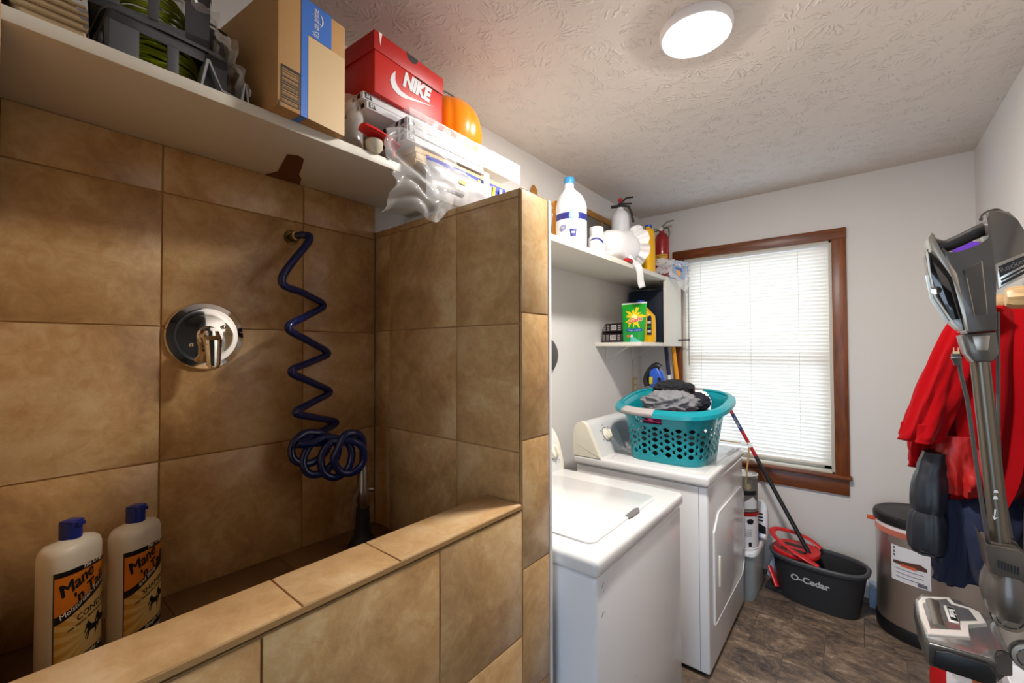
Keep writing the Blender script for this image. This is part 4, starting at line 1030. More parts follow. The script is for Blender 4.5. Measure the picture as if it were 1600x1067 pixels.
q.text('Gain', .30, OR, None, bold=.025, shear=.1, fn=lambda x, y: (lambda p: (p[0], p[1]-.001, p[2]))(gs(.62+x*.95, .555+y*.52+x*.10)))
q.text('flings', .10, PAPERW, None, fn=lambda x, y: gs(.44+x, .30+y*.5)); q.text('original', .085, PAPERW, None, fn=lambda x, y: gs(.72+x, .30+y*.5))
for xx in (.34, .50): q.poly([(xx+.06*math.cos(2*PI*i/16), .15+.035*math.sin(2*PI*i/16)) for i in range(16)], PAPERW if xx > .4 else OR, fn=gs)
q.build('pouch', gp, angle=60)
yj = thing('detergent_jug', 'yellow detergent jug with blue cap behind the green pouch', 'jug', (-1.09, 2.81, ZB))
q = MB(); rings = []
for s_, z in ((.9, 0), (1, .012), (1, .12), (.93, .18), (.75, .23), (.45, .252), (.42, .26)): rings.append([(-1.115+x-(.035 if z > .22 else 0), 2.80+y, ZB+z) for x, y in sell(.062*s_, .045*s_, 3, 40)])
q.loft(rings, YELLOW); q.build('body', yj)
q = MB(); q.lathe([(.026, .255), (.027, .258), (.026, .285), (.0001, .287)], BLUE, (-1.15, 2.80, ZB), 24); q.build('cap', yj)
q = MB(); T = frame((-1.10, 2.7545, ZB+.03), (1, 0, 0), (0, 0, 1)); q.poly([(.008, .02), (.04, .02), (.04, .14), (.03, .15), (.012, .14)], DKB, T)
for i, m in enumerate((PAPERW, M('print green', '2f8a4a', .4), PAPERW)): q.poly([(.012, .035+.03*i), (.036, .035+.03*i), (.036, .050+.03*i), (.012, .050+.03*i)], m, T, lift=.001)
q.build('label', yj)
nb = thing('storage_tote', 'dark navy box at the back of the small corner shelf', 'box', (-1.20, 3.14, ZB))
q = MB(); q.box((-1.335, 3.02, ZB), (-1.065, 3.27, ZB+.385), M('navy box', '0c1a30', .5, var=.2), .012); q.build('box_body', nb)

# dark hat hanging on the laundry wall behind the pillar
ht = thing('sun_hat', 'dark grey hat hanging on the wall just past the pillar', 'hat', (XL+.005, 1.98, 1.45))
q = MB(); HM = M('dark grey felt', '4a4848', .9, sheen=.06, var=.2, vscale=40)
q.lathe([(.100, .0), (.102, .008), (.092, .022), (.075, .036), (.05, .048), (.0001, .052)], HM, seg=40, T=frame((XL+.002, 1.955, 1.447), (0, 1, 0), (0, 0, 1))); q.build('crown', ht)

# ------------------------------------------------------------------ behind the dryer, in the corner
def pole(name, label, cat, a, b, r, mats):
    t = thing(name, label, cat, b); a = Vector(a); b = Vector(b)
    for nm, k0, k1, m, rr in mats:
        q = MB(); q.tube([b+(a-b)*k0, b+(a-b)*k1], rr or r, m, 14); q.build(nm, t)
    return t
pole('broom', 'white pole with navy grip leaning in the corner behind the basket', 'broom', (-1.105, 3.15, 1.495), (-.93, 3.05, .03), .011, (('grip', .86, 1, M('navy grip', '121c44', .5), .0145), ('handle', .06, .86, JUGW, None), ('brush_head', 0, .06, DKGREY, .03)))
pole('broom', 'thick yellow pole leaning in the corner nearest the window', 'broom', (-1.070, 3.20, 1.495), (-.87, 3.10, .03), .015, (('handle', .06, 1, M('amber plastic', 'e89a08', .4), None), ('brush_head', 0, .06, DKGREY, .03)))
pole('broom', 'thin red pole between the white and yellow poles', 'broom', (-1.085, 3.235, 1.49), (-.95, 3.20, .03), .010, (('handle', .06, 1, M('red lacquer', 'b01a1c', .35), None), ('brush_head', 0, .06, DKGREY, .028)))
bp = thing('spray_jug', 'blue plastic jug with black grip standing behind the basket', 'jug', (-.99, 2.665, .9075))
q = MB(); rings = []
for s_, z, dx in ((.85, 0, 0), (1, .01, 0), (1, .22, 0), (.9, .30, .0), (.72, .36, -.012), (.66, .42, -.028), (.5, .455, -.04)): rings.append([(-.99+x+dx+.02, 2.665+y, .9075+z) for x, y in sell(.068*s_, .05*s_, 3, 36)])
q.loft(rings, BLUE); q.build('body', bp)
q = MB(); q.tube(smooth_path([(-1.052, 2.655, .9075+.335), (-1.060, 2.655, .9075+.38), (-1.035, 2.655, .9075+.435), (-.995, 2.655, .9075+.470), (-.965, 2.655, .9075+.455)], 6), .020, BLACK, 12); q.build('grip', bp)
q = MB(); q.lathe([(.012, 0), (.012, .008), (.0001, .008)], BLACK, seg=18, T=frame((-.965, 2.632, .9075+.385), (1, 0, 0), (0, 0, 1))); q.box((-1.025, 2.612, 1.26), (-1.005, 2.632, 1.305), M('yellow label patch', 'b8a83a', .5), .002); q.build('button', bp)
# folding wooden rule at the dryer edge
rl = thing('folding_rule', 'folding wooden rule hooked over the dryer corner', 'folding rule', (-.52, 2.81, .9))
q = MB(); q.tube([(-.66, 2.800, .925), (-.505, 2.802, .922)], .008, WOODLT, 8, flat=.5); q.build('arm', rl)
q = MB(); q.tube([(-.505, 2.808, .915), (-.535, 2.825, .62)], .010, WOODLT, 8, flat=.5); q.build('arm', rl)
q = MB(); q.lathe([(.014, -.006), (.014, .006)], JUGW, seg=18, T=frame((-.503, 2.803, .918), (1, 0, 0), (0, 0, 1))); q.box((-.545, 2.792, .915), (-.515, 2.803, .931), JUGW, .002); q.build('clip', rl)
# tote, paint cans
tt = thing('storage_tote', 'clear tote with white lid under the paint cans by the dryer', 'tote', (-.60, 2.98, 0))
TOTE = m_film('tote plastic', 'd8e4e4', opaque=.5, rough=.25, base='c8d2d4', body=.32)
q = MB(); q.loft([[(-.60+x*s_, 2.985+y*s_, z) for x, y in sell(.118, .185, 6, 48)] for s_, z in ((.90, .0), (.93, .01), (1, .275))], TOTE, True, False); q.build('bin', tt)
q = MB(); q.loft([[(-.60+x*s_, 2.985+y*s_, z) for x, y in sell(.118, .185, 6, 48)] for s_, z in ((1.03, .268), (1.08, .272), (1.08, .288), (1.04, .298))], M('tote lid', 'e6e8ec', .4)); q.build('lid', tt)
crumple('folded_cloth', 'green cloth inside the clear tote', 'cloth', (-.60, 2.97, .20), (.095, .13, .05), M('green cloth', '4c7a6a', .9, var=.3), 3.3, amp=.2)
crumple('folded_cloth', 'purple cloth at the bottom of the clear tote', 'cloth', (-.60, 2.97, .085), (.085, .12, .055), M('purple cloth', '4a3a5c', .9, var=.3), 6.1, amp=.2)
def paint_can(label, z, lid_m, seed, body):
    t = thing('paint_can', label, 'paint can', (-.556, 2.885, z), seed*.9)
    q = MB(); r = .080; q.lathe([(r*.97, 0), (r, .003), (r, .006), (r*.97, .009), (r*.97, .2), (r, .203), (r, .208)], body, seg=40); q.build('body', t, local=True)
    q = MB(); q.lathe([(r*1.0, .196), (r*1.015, .198), (r*1.015, .212), (r*.93, .214), (r*.90, .209), (.0001, .209)], lid_m, seg=40); q.build('lid', t, local=True)
    q = MB(); q.tube([(0, r*math.cos(a), .185+.06*math.sin(a)) for a in [PI*i/16 for i in range(17)]], .002, M('wire', '8a8880', .3, 1), 6); q.build('bail', t, local=True); return t
c1 = paint_can('white paint can with red lid ring on the tote, under the other can', .300, M('red lid', 'a81a20', .35), 0, M('can white label', 'dedce0', .35))
q = MB(); f = cylf(0, 0, .0785, math.atan2(-2.885, .5)+.35, 0)
q.poly([(.02*math.cos(2*PI*i/20)+.012, .165+.016*math.sin(2*PI*i/20)) for i in range(20)], INK, fn=f)
for i in range(4): wrap_rect(q, f, -.02, .02, .08+i*.012, .083+i*.012, PRINT, 4)
wrap_rect(q, f, .0, .018, .02, .045, INK, 3); q.build('label', c1, local=True)
c2 = paint_can('grey metal paint can on top of the red-ringed can', .518, M('tin lid', 'b8b8b4', .3, 1), 1, M('can tin', '77756f', .4, .5, var=.3))
q = MB(); f = cylf(0, 0, .0785, math.atan2(-2.885, .5)+.35-.9, 0)
q.poly([(-.06, .02), (.06, .02), (.06, .06), (.03, .09), (-.0, .075), (-.06, .03)], PAPERW, fn=f); wrap_rect(q, f, -.06, .06, .10, .125, INK, 8); q.poly([(.018*math.cos(2*PI*i/20), .15+.018*math.sin(2*PI*i/20)) for i in range(20)], M('can print tan', '9a8a6a', .5), fn=f); q.build('label', c2, local=True)
jb = thing('cleaner_jug', 'white and black labelled bag standing behind the paint cans', 'bag', (-.515, 3.10, .2985))
q = MB(); rings = [[(-.515+x*s_, 3.10+y*s_, .2985+z) for x, y in sell(.058, .04, 4, 32)] for s_, z in ((.92, 0), (1, .02), (1, .14), (.9, .19), (.55, .215))]; q.loft(rings, JUGW); q.build('body', jb)
q = MB(); T = frame((-.515, 3.0594, .2985), (1, 0, 0), (0, 0, 1)); q.poly([(-.05, .01), (.05, .01), (.05, .07), (.0, .09), (-.05, .075)], INK, T)
for i in range(3): q.poly([(-.03, .10+i*.02), (.035, .10+i*.02), (.035, .11+i*.02), (-.03, .11+i*.02)], INK, T)
q.build('label', jb)
sbt = thing('spray_bottle', 'small blue bottle with white cap lying on the tote lid', 'bottle', (-.475, 2.99, .32))
q = MB(); q.tube([(-.56, 3.03, .321), (-.49, 3.015, .325)], [.02, .021], BLUE, 16); q.build('body', sbt)
q = MB(); q.tube([(-.49, 3.015, .325), (-.455, 3.008, .327)], .014, JUGW, 16); q.build('cap', sbt)

# ------------------------------------------------------------------ mop and bucket
BKT = M('charcoal bucket plastic', '2b2c2f', .55); BRIM = M('bucket rim grey', '44464a', .5)
bu = thing('mop_bucket', 'charcoal mop bucket with red wringer under the window', 'mop bucket', (-.205, 3.06, 0), math.radians(-7))
def oval(a, b, z, n=2.6, k=56, cx=0): return [(x+cx, y, z) for x, y in sell(a, b, n, k)]
q = MB(); q.loft([oval(.185, .095, 0), oval(.190, .10, .004), oval(.222, .135, .22), oval(.226, .139, .25), oval(.220, .133, .25), oval(.21, .126, .20), oval(.178, .09, .012)], BKT, True, True)
q.build('tub', bu, local=True)
q = MB(); r_ = [oval(.226, .139, .235), oval(.238, .150, .243), oval(.242, .154, .258), oval(.234, .146, .266), oval(.222, .135, .262), oval(.220, .133, .248)]; q.loft(r_, BRIM, False, False); q.build('rim', bu, local=True)
q = MB(); q.text('O-Cedar', .050, M('print silver', 'c8c9cc', .45), frame((-.015, -.1275, .160), (1, 0, 0), (0, -.18, 1)), bold=.035); q.build('lettering', bu, local=True)
q = MB()
out = [(x-.105, y) for x, y in sell(.118, .122, 2.4, 40)]; inn = [(x-.105, y) for x, y in sell(.085, .080, 2.2, 40)]
def rz_(x, y): return .268+.0*x
q.loft([[(x, y, .262) for x, y in out], [(x, y, .276) for x, y in out], [(x*.97-.003, y*.95, .282) for x, y in out], [(x, y, .276) for x, y in inn], [(x, y, .19) for x, y in inn]], RED, False, True)
q.prism([(x*.9-.01, y*.9) for x, y in out], .266, .2795, RED, .002)
for a, b in ((-.062, -.022), (.018, .055)): q.prism(rrect(-.175, -.045, a, b, .012), .279, .2802, BLACK)
q.build('wringer', bu, local=True)
q = MB(); pth = smooth_path([(.03, -.132, .264), (-.05, -.130, .290), (-.16, -.095, .325), (-.222, -.03, .345), (-.222, .04, .35), (-.15, .10, .335), (-.06, .118, .308), (.0, .105, .276)], 8); q.tube(pth, .017, RED, 12, flat=.45); q.build('handle', bu, local=True)
q = MB(); q.prism([(-.262, -.05), (-.17, -.06), (-.17, .06), (-.262, .05)], .0, .028, BKT, .006); q.tube([(-.245, -.02, .13), (-.19, -.075, .045)], .014, RED, 10, flat=.7); q.tube([(-.25, .02, .06), (-.21, .0, .22)], .02, M('pale blue plastic', 'b6c6dc', .4), 10); q.build('foot_pedal', bu, local=True)
a, b = Vector((-.722, 3.215, 1.12)), Vector((-.185, 3.035, .17))
mp_ = thing('mop', 'red and black mop leaning from the bucket toward the basket', 'mop', b)
for nm, k0, k1, m, rr in (('grip', .64, 1.0, M('mop red', 'b3181e', .3), .0115), ('band', .80, .91, M('mop blue band', '22356e', .4), .0122), ('handle', .0, .64, M('mop black', '1b1b1e', .3), .0125)):
    q = MB(); q.tube([b+(a-b)*k0, b+(a-b)*k1], rr, m, 14)
    if nm == 'band':
        d = (a-b).normalized(); T = frame(b+(a-b)*.855+Vector((0, -.0127, 0)), -d, Vector((.9, -.3, .5))); q.text('O-CEDAR', .016, PAPERW, T, bold=.02)
    q.build(nm, mp_)
q = MB(); q.lathe([(.02, .03), (.055, .012), (.06, -.05), (.045, -.085), (.0001, -.09)], M('mop yarn', 'c9c6c0', .95, var=.2, vscale=60), (b.x, b.y, b.z), 24); q.build('mop_head', mp_)

# ------------------------------------------------------------------ bin
TB = (.268, 3.075); RX, RY = .212, .182
tc = thing('trash_can', 'brushed steel trash can with black lid under the window wall', 'trash can', (TB[0], TB[1], 0))
STEEL = m_brushed('brushed steel')
def el(s_, z, n=2.15): return [(TB[0]+x, TB[1]+y, z) for x, y in sell(RX*s_, RY*s_, n, 72)]
q = MB(); q.loft([el(.97, .06), el(1, .07), el(1, .545)], STEEL); q.build('body', tc)
q = MB(); q.loft([el(.98, 0), el(1.02, .006), el(1.03, .055), el(1.0, .068)], BLACK); q.build('base_ring', tc)
q = MB(); q.loft([el(1.0, .540), el(1.012, .542), el(1.016, .560), el(1.0, .566)], M('bag liner white', 'e8dcdc', .5)); q.loft([el(1.006, .515), el(1.018, .517), el(1.020, .546), el(1.006, .548)], m_film('red drawstring film', 'ffb0a0', opaque=.6, base='e0836c', body=.55)); q.box((TB[0]-RX-.035, TB[1]-.025, .545), (TB[0]-RX+.01, TB[1]-.005, .565), M('drawstring tab', 'd0552c', .5), .003); q.build('bag_liner', tc)
q = MB(); q.loft([el(1.02, .566), el(1.05, .572), el(1.055, .592), el(1.03, .606), el(.96, .613), el(.93, .611), el(.5, .619), el(.05, .622)], BLACK); lid = q.build('lid', tc)
q = MB(); q.box((TB[0]-.01, TB[1]-.02, .6195), (TB[0]+.045, TB[1]+.015, .622), PAPERW); q.build('sticker', lid)
q = MB()
sg = lambda t: math.copysign(abs(t)**(2/2.15), t)
ef = lambda x, y: (lambda a: (TB[0]+RX*1.004*sg(math.cos(a)), TB[1]+RY*1.004*sg(math.sin(a)), y))(-PI/2-.42+x/.19)
LBP = M('sticker paper', 'e4e2e6', .5)
for i in range(12): q.poly([(-.07+.14*i/12, .30), (-.07+.14*(i+1)/12, .30), (-.07+.14*(i+1)/12, .475), (-.07+.14*i/12, .475)], LBP, fn=ef)
e2 = lambda x, y: (lambda p: (p[0]-.0008, p[1]-.0012, p[2]))(ef(x, y))
q.poly([(-.06, .385), (.06, .385), (.06, .40), (.04, .415), (-.02, .405), (-.06, .40)], M('sticker brown', '5a3a32', .5), fn=e2); q.poly([(-.03, .378), (.03, .378), (.025, .392), (-.025, .392)], M('sticker orange', 'd8603c', .5), fn=e2)
for i in range(3): q.poly([(-.06, .42+.018*i), (-.052, .42+.018*i), (-.052, .432+.018*i), (-.06, .432+.018*i)], PRINT, fn=e2)
for i in range(3): q.poly([(-.05, .365-.02*i), (.05, .365-.02*i), (.05, .362-.02*i), (-.05, .362-.02*i)], PRINT, fn=e2)
q.poly([(.03, .305), (.06, .305), (.06, .32), (.03, .32)], PRINT, fn=e2); q.build('label', tc)
tbx = thing('tissue_box', 'pale blue box on the floor between the bucket and the bin', 'box', (.03, 3.235, 0))
q = MB(); q.box((.025, 3.19, 0), (.09, 3.285, .115), M('pale blue card', '9db0cc', .6), .003); q.build('box_body', tbx)
# ------------------------------------------------------------------ right wall: coat rack, coats, vacuum, floor items
rk = thing('coat_rack', 'wooden coat rack with round pegs on the right wall', 'coat rack', (XR, 2.2, 1.63))
KN = m_wood('turned peg wood', '8f6a40', 'd2b483', 'x', .45)
q = MB(); q.box((XR-.02, 1.75, 1.575), (XR, 2.7, 1.70), KN, .004); q.build('rail', rk)
for y in (1.985, 2.25, 2.5):
    q = MB(); q.lathe([(.030, 0), (.030, .018), (.020, .024), (.020, .05), (.034, .058), (.036, .07), (.034, .105), (.026, .118), (.0001, .120)], KN, seg=8 if y < 2 else 20, T=frame((XR-.02, y, 1.635), (0, -1, 0), (0, 0, 1))); q.build('peg', rk)

def garment(name, label, rings, m, seed, folds=7, amp=.016, group=None, n=72, quilt=0, fine=1.0, bottom=True, cat='jacket'):
    """cloth hanging in folds: rings are (z, cx, cy, rx, ry, lean)"""
    pts = smooth_path([(r[1], r[2], r[0]) for r in rings], 8); rad = smooth_path([(r[3], r[4], r[0]) for r in rings], 8)
    R = []
    N = len(pts)
    for j, (c, r) in enumerate(zip(pts, rad)):
        t = j/(N-1); ring = []
        for i in range(n):
            a = 2*PI*i/n
            w = noise.noise(Vector((math.cos(a)*1.6+seed, math.sin(a)*1.6, t*1.1)))
            f = math.sin(a*folds+w*5+seed+t*1.2)*amp*(.25+.75*min(1, t*1.8)) + w*amp*1.3 + noise.noise(Vector((math.cos(a)*5, math.sin(a)*5, t*9+seed)))*amp*.35*fine
            if quilt: f += .011*abs(math.sin((c.z-.025)*PI/quilt))**.35-.008
            x = c.x+(r.x+f)*math.cos(a); y = c.y+(r.y+f)*math.sin(a)
            x = min(x, XR-.004)
            ring.append((x, y, c.z))
        R.append(ring)
    last = R[-1]; cx = sum(p[0] for p in last)/n; cy = sum(p[1] for p in last)/n
    R.append([(cx+(p[0]-cx)*.9, cy+(p[1]-cy)*.9, p[2]+.006) for p in last]); R.append([(cx+(p[0]-cx)*.8, cy+(p[1]-cy)*.8, p[2]+.06) for p in last])
    q = MB(); q.loft(R, m, True, True)
    return q
REDC = M('red fleece', '95040c', 1, spec=.1, sheen=.06, bmp=.15, bscale=220); REDN = M('red nylon', 'a81512', .38, sheen=.06)
NAV = M('navy cloth', '1a2340', .85, sheen=.06, bmp=.1, bscale=250); PUF = M('black nylon', '1d2028', .42); BLKC = M('black coat cloth', '121317', .8, sheen=.06)
cg = 'coats hanging on the rack'
rj = thing('jacket', 'red fleece jacket hanging on the rack behind the vacuum', 'jacket', (.33, 2.13, .89), group=cg)
q = garment('b', '', [(1.62, .385, 2.14, .045, .05), (1.56, .37, 2.13, .085, .08), (1.44, .345, 2.12, .125, .115), (1.28, .335, 2.12, .14, .13), (1.10, .325, 2.12, .125, .125), (.99, .300, 2.12, .112, .11), (.95, .285, 2.11, .092, .09), (.935, .28, 2.11, .070, .07), (.905, .272, 2.10, .066, .065)], REDC, 1.7, 6, .018)
q.build('body', rj)
q = garment('b', '', [(1.61, .305, 2.06, .045, .045), (1.50, .262, 2.05, .052, .055), (1.38, .222, 2.04, .056, .062), (1.28, .192, 2.03, .058, .066), (1.19, .163, 2.02, .055, .068), (1.165, .155, 2.02, .052, .066)], REDC, 4.2, 4, .010)
q.build('sleeve', rj)
q = garment('b', '', [(1.22, .20, 2.14, .05, .06), (1.13, .175, 2.14, .045, .055), (1.07, .165, 2.14, .036, .05), (1.05, .165, 2.14, .03, .045)], REDC, 2.2, 3, .008)
q.build('sleeve', rj)
q = garment('b', '', [(1.19, .265, 2.035, .055, .045), (1.12, .262, 2.03, .062, .05), (1.04, .262, 2.03, .060, .05), (1.0, .262, 2.035, .052, .045)], REDN, 6.2, 5, .010)
q.build('pocket_panel', rj)
t = thing('jacket', 'black puffer coat with quilted sleeve hanging below the red sleeve', 'jacket', (.30, 1.93, .70), group=cg)
q = garment('b', '', [(1.13, .195, 2.02, .030, .04), (1.06, .180, 2.0, .040, .045), (.95, .172, 1.99, .044, .05), (.83, .168, 1.985, .048, .052), (.81, .168, 1.985, .048, .052), (.80, .169, 1.985, .045, .05)], PUF, 3.3, 3, .003, quilt=.13)
q.build('sleeve', t)
q = garment('b', '', [(1.60, .462, 1.86, .02, .05), (1.50, .45, 1.86, .045, .085), (1.30, .435, 1.86, .055, .11), (1.05, .425, 1.86, .065, .12), (.85, .42, 1.86, .07, .125), (.70, .42, 1.86, .068, .12)], BLKC, 9.4, 5, .010); q.build('body', t)
t = thing('jacket', 'navy hooded coat hanging under the red jacket', 'jacket', (.29, 2.10, .68), group=cg)
q = garment('b', '', [(1.00, .325, 2.10, .085, .07), (.96, .31, 2.09, .115, .085), (.86, .30, 2.08, .12, .09), (.76, .305, 2.075, .115, .085), (.715, .31, 2.075, .10, .08)], NAV, 8.8, 6, .013); q.build('body', t)
q = garment('b', '', [(.98, .228, 2.04, .03, .035), (.90, .235, 2.04, .040, .05), (.78, .225, 2.04, .042, .05), (.72, .222, 2.04, .042, .045), (.70, .222, 2.04, .035, .04)], NAV, 2.8, 3, .008); q.build('sleeve', t)
ph = thing('hanger', 'purple plastic hanger tip seen through the vacuum handle', 'hanger', (.33, 2.30, 1.86))
q = MB(); q.prism([(.262, 1.862), (.30, 1.885), (.36, 1.862), (.45, 1.845), (.45, 1.80), (.34, 1.815), (.285, 1.84)], 2.285, 2.305, M('purple plastic', '5a2aa8', .35), .006, T=Matrix(((1, 0, 0, 0), (0, 0, 1, 0), (0, 1, 0, 0), (0, 0, 0, 1)))); q.build('shoulder', ph)
q = MB(); q.tube([(.45, 2.295, 1.83), (XR, 2.295, 1.83)], .006, M('steel hook', '9a9a98', .3, 1), 8); q.build('hook', ph)

# stick vacuum on its wall hook
VG = M('vacuum grey', '58524c', .32, .35, coat=.3); VD = M('vacuum dark', '221f1f', .35); VS_ = M('vacuum silver', '9c9489', .3, .7); CUP = M('smoky cup', '17181c', .08, coat=.6)
TUBE = M('grey anodised tube', '6c6459', .3, .8)
vc = thing('stick_vacuum', 'grey stick vacuum hung upright on the right wall before the coats', 'vacuum', (.24, 1.56, .70))
XZ = Matrix(((1, 0, 0, 0), (0, 0, 1, 0), (0, 1, 0, 0), (0, 0, 0, 1)))   # outline (x,z) extruded along y
def ext(q, pts, y0, y1, m, bev=0): q.prism(pts, y0, y1, m, bev, 2, T=Matrix(((1, 0, 0, 0), (0, 0, -1, 0), (0, 1, 0, 0), (0, 0, 0, 1))) if False else XZ)
q = MB()
shell = [(.1589, 1.7234), (.166, 1.735), (.1745, 1.7205), (.1808, 1.7125), (.1977, 1.7125), (.2288, 1.7300), (.2470, 1.7390), (.2485, 1.7460), (.2455, 1.7560), (.2435, 1.770), (.2427, 1.790), (.2405, 1.8036), (.2473, 1.8081), (.2639, 1.8061), (.2782, 1.80), (.2899, 1.7775), (.3032, 1.7413), (.318, 1.715), (.318, 1.668), (.30, 1.675), (.2496, 1.650), (.2541, 1.6151), (.2539, 1.5214), (.2056, 1.5165), (.2, 1.5779), (.1902, 1.6616), (.1703, 1.7019)]
ext(q, shell, 1.502, 1.602, VG, .005); q.build('motor_body', vc)
q = MB(); q.tube(smooth_path([(.150, 1.55, 1.752), (.172, 1.55, 1.742), (.195, 1.55, 1.750), (.222, 1.55, 1.764), (.246, 1.55, 1.776)], 6), [.020]+[.0165]*6+[.0155]*6+[.0155]*6+[.016]*6, VD, 14); q.build('handle_grip', vc)
q = MB(); ext(q, [(.1393, 1.7601), (.1467, 1.7725), (.1530, 1.7640), (.1511, 1.748), (.1589, 1.7234), (.1703, 1.7019), (.1902, 1.6616), (.2, 1.5779), (.209, 1.5196), (.2024, 1.5205), (.1933, 1.5784), (.1833, 1.6542), (.1631, 1.6929), (.146, 1.7254)], 1.492, 1.612, VS_, .004); q.build('silver_trim', vc)
q = MB(); ext(q, [(.1459, 1.722), (.1631, 1.6929), (.1820, 1.6579), (.1965, 1.5523), (.1793, 1.5499), (.1524, 1.611), (.1439, 1.672), (.1390, 1.7265)], 1.50, 1.604, CUP, .006); cup = q.build('dust_cup', vc)
q = MB(); q.tube([(.1785, 1.553, 1.549), (.1515, 1.553, 1.611), (.1435, 1.553, 1.672)], .006, M('clear latch rim', 'b6c2c8', .15), 8); ext(q, [(.1793, 1.5530), (.1965, 1.5550), (.2010, 1.523), (.1950, 1.526), (.1840, 1.541)], 1.51, 1.595, M('clear latch', 'c2ccd0', .15), .003); q.lathe([(.010, 0), (.010, .006), (.0001, .007)], CHROME, seg=16, T=frame((.1525, 1.4995, 1.625), (1, 0, 0), (0, 0, 1))); q.build('latch', cup)
q = MB(); ext(q, [(.1993, 1.6703), (.2314, 1.6887), (.2371, 1.585), (.2378, 1.5597), (.2173, 1.5576), (.2057, 1.6517)], 1.4995, 1.504, M('vacuum panel', '4a4540', .4, .2), .002)
lp = [(.2314, 1.6887), (.2371, 1.585), (.2378, 1.5597), (.2173, 1.5576), (.2057, 1.6517)]; q.tube([(x, 1.5, z) for x, z in lp], .0012, M('panel edge shine', '8f877c', .25, .6), 6); q.build('side_panel', vc)
q = MB(); ext(q, [(.2530, 1.678), (.318, 1.7090), (.318, 1.655), (.2560, 1.618)], 1.4965, 1.504, M('vent silver', 'bdb6aa', .25, .8), .002); ext(q, [(.2572, 1.672), (.318, 1.7020), (.318, 1.685), (.262, 1.648), (.2590, 1.645)], 1.4955, 1.4975, BLACK); ext(q, [(.2600, 1.641), (.318, 1.680), (.318, 1.676), (.262, 1.637)], 1.4952, 1.4970, BLACK); ext(q, [(.2605, 1.633), (.318, 1.672), (.318, 1.664), (.2612, 1.627)], 1.4952, 1.4970, BLACK)
q.text('Rocket', .017, M('print warm grey', '77716a', .4), frame((.2590, 1.4950, 1.661), (1, 0, .50), (-.3, 0, 1)), align='LEFT', sx=.9); q.build('exhaust_vent', vc)
q = MB(); q.tube(smooth_path([(.2400, 1.55, 1.7970), (.2473, 1.55, 1.8120), (.2641, 1.55, 1.8170), (.2743, 1.55, 1.8095), (.2785, 1.55, 1.799)], 5), .005, VD, 8); q.build('hang_loop', vc)
q = MB(); ext(q, [(.1964, 1.512), (.2078, 1.5165), (.2541, 1.5195), (.2598, 1.467), (.2476, 1.4471), (.2164, 1.4454), (.2042, 1.4689)], 1.508, 1.597, VG, .008); ext(q, [(.2130, 1.509), (.2440, 1.511), (.2400, 1.474), (.2190, 1.473)], 1.504, 1.510, VS_, .003); q.build('wand_coupling', vc)
q = MB(); q.tube([(.2320, 1.552, 1.450), (.2585, 1.552, 1.008)], .0175, TUBE, 24); wand = q.build('wand', vc)
q = MB(); T = frame((.2478, 1.5342, 1.085), (1, 0, -.06), (.06, 0, 1)); q.poly([(-.004, -.01), (0, -.02), (.006, -.012), (.001, -.014), (.002, .006), (-.001, .006), (-.001, -.013)], JUGW, T)
for dz in (.03, .045): q.poly([(-.004, dz), (.004, dz+.002), (.002, dz+.008), (-.003, dz+.007)], JUGW, T)
q.build('lock_marks', wand)
q = MB()
NE = [(.222, 1.028), (.2313, 1.0085), (.2761, 1.0130), (.292, 1.0033), (.300, .95), (.300, .93), (.2340, .945), (.2290, .985)]
ext(q, NE, 1.505, 1.60, VG, .006)
for i in range(7): q.box((.246+i*.005, 1.5035, .962-.0012*i), (.2485+i*.005, 1.506, .980-.0012*i), BLACK)
q.build('neck_collar', vc)
q = MB(); rg = []
for z, cx_, rx, ry in ((.945, .268, .036, .046), (.92, .268, .044, .055), (.89, .268, .046, .060), (.865, .268, .042, .058), (.845, .266, .034, .050)): rg.append([(cx_+x, 1.55+y, z) for x, y in sell(rx, ry, 2.4, 40)])
q.loft(rg, VG); q.build('swivel_neck', vc)
for yy in (1.462, 1.645):
    q = MB(); T = frame((.285, yy, .795), (1, 0, 0), (0, 0, 1)); q.lathe([(.030, -.012), (.033, -.006), (.033, .006), (.030, .012), (.022, .012), (.022, .008)], BLACK, seg=40, T=T); q.lathe([(.031, .0095), (.031, .0125), (.024, .0135), (.024, .010)], VS_, seg=40, T=T)
    for k in range(5):
        a = 2*PI*k/5; q.box((-.002, .004, .009), (.002, .026, .0125), VS_, T=T @ Matrix.Rotation(a, 4, 'Z'))
    q.lathe([(.007, .008), (.007, .014), (.0001, .0145)], VS_, seg=16, T=T); q.build('wheel', vc)
# floor nozzle, its top facing the room
SHINE = M('nozzle chrome plastic', 'b4b2b0', .16, .85); SIL2 = M('nozzle silver', 'e6e2dc', .3, .4); NB = M('nozzle dark', '55524e', .25, .4)
q = MB(); nzl = [(.108, 1.640), (.125, 1.690), (.205, 1.715), (.235, 1.66), (.262, 1.635), (.262, 1.491), (.236, 1.480), (.228, 1.430), (.118, 1.418), (.112, 1.44), (.108, 1.537)]
q.prism(nzl, .722, .778, NB, .008, 3); q.prism([(x*.96+.008, y*.96+.062) for x, y in nzl], .772, .780, SHINE, .003); nz_o = q.build('floor_nozzle', vc)
q = MB(); q.prism([(.115, 1.621), (.128, 1.659), (.186, 1.700), (.189, 1.664), (.221, 1.667), (.236, 1.655), (.240, 1.595), (.200, 1.563), (.198, 1.499), (.119, 1.451), (.113, 1.53)], .7785, .7845, SIL2, .0025); q.build('trim_plate', nz_o)
q = MB(); q.prism([(.123, 1.605), (.138, 1.643), (.178, 1.681), (.182, 1.649), (.216, 1.652), (.224, 1.595), (.187, 1.568), (.185, 1.519), (.126, 1.478)], .780, .7862, SHINE, .002)
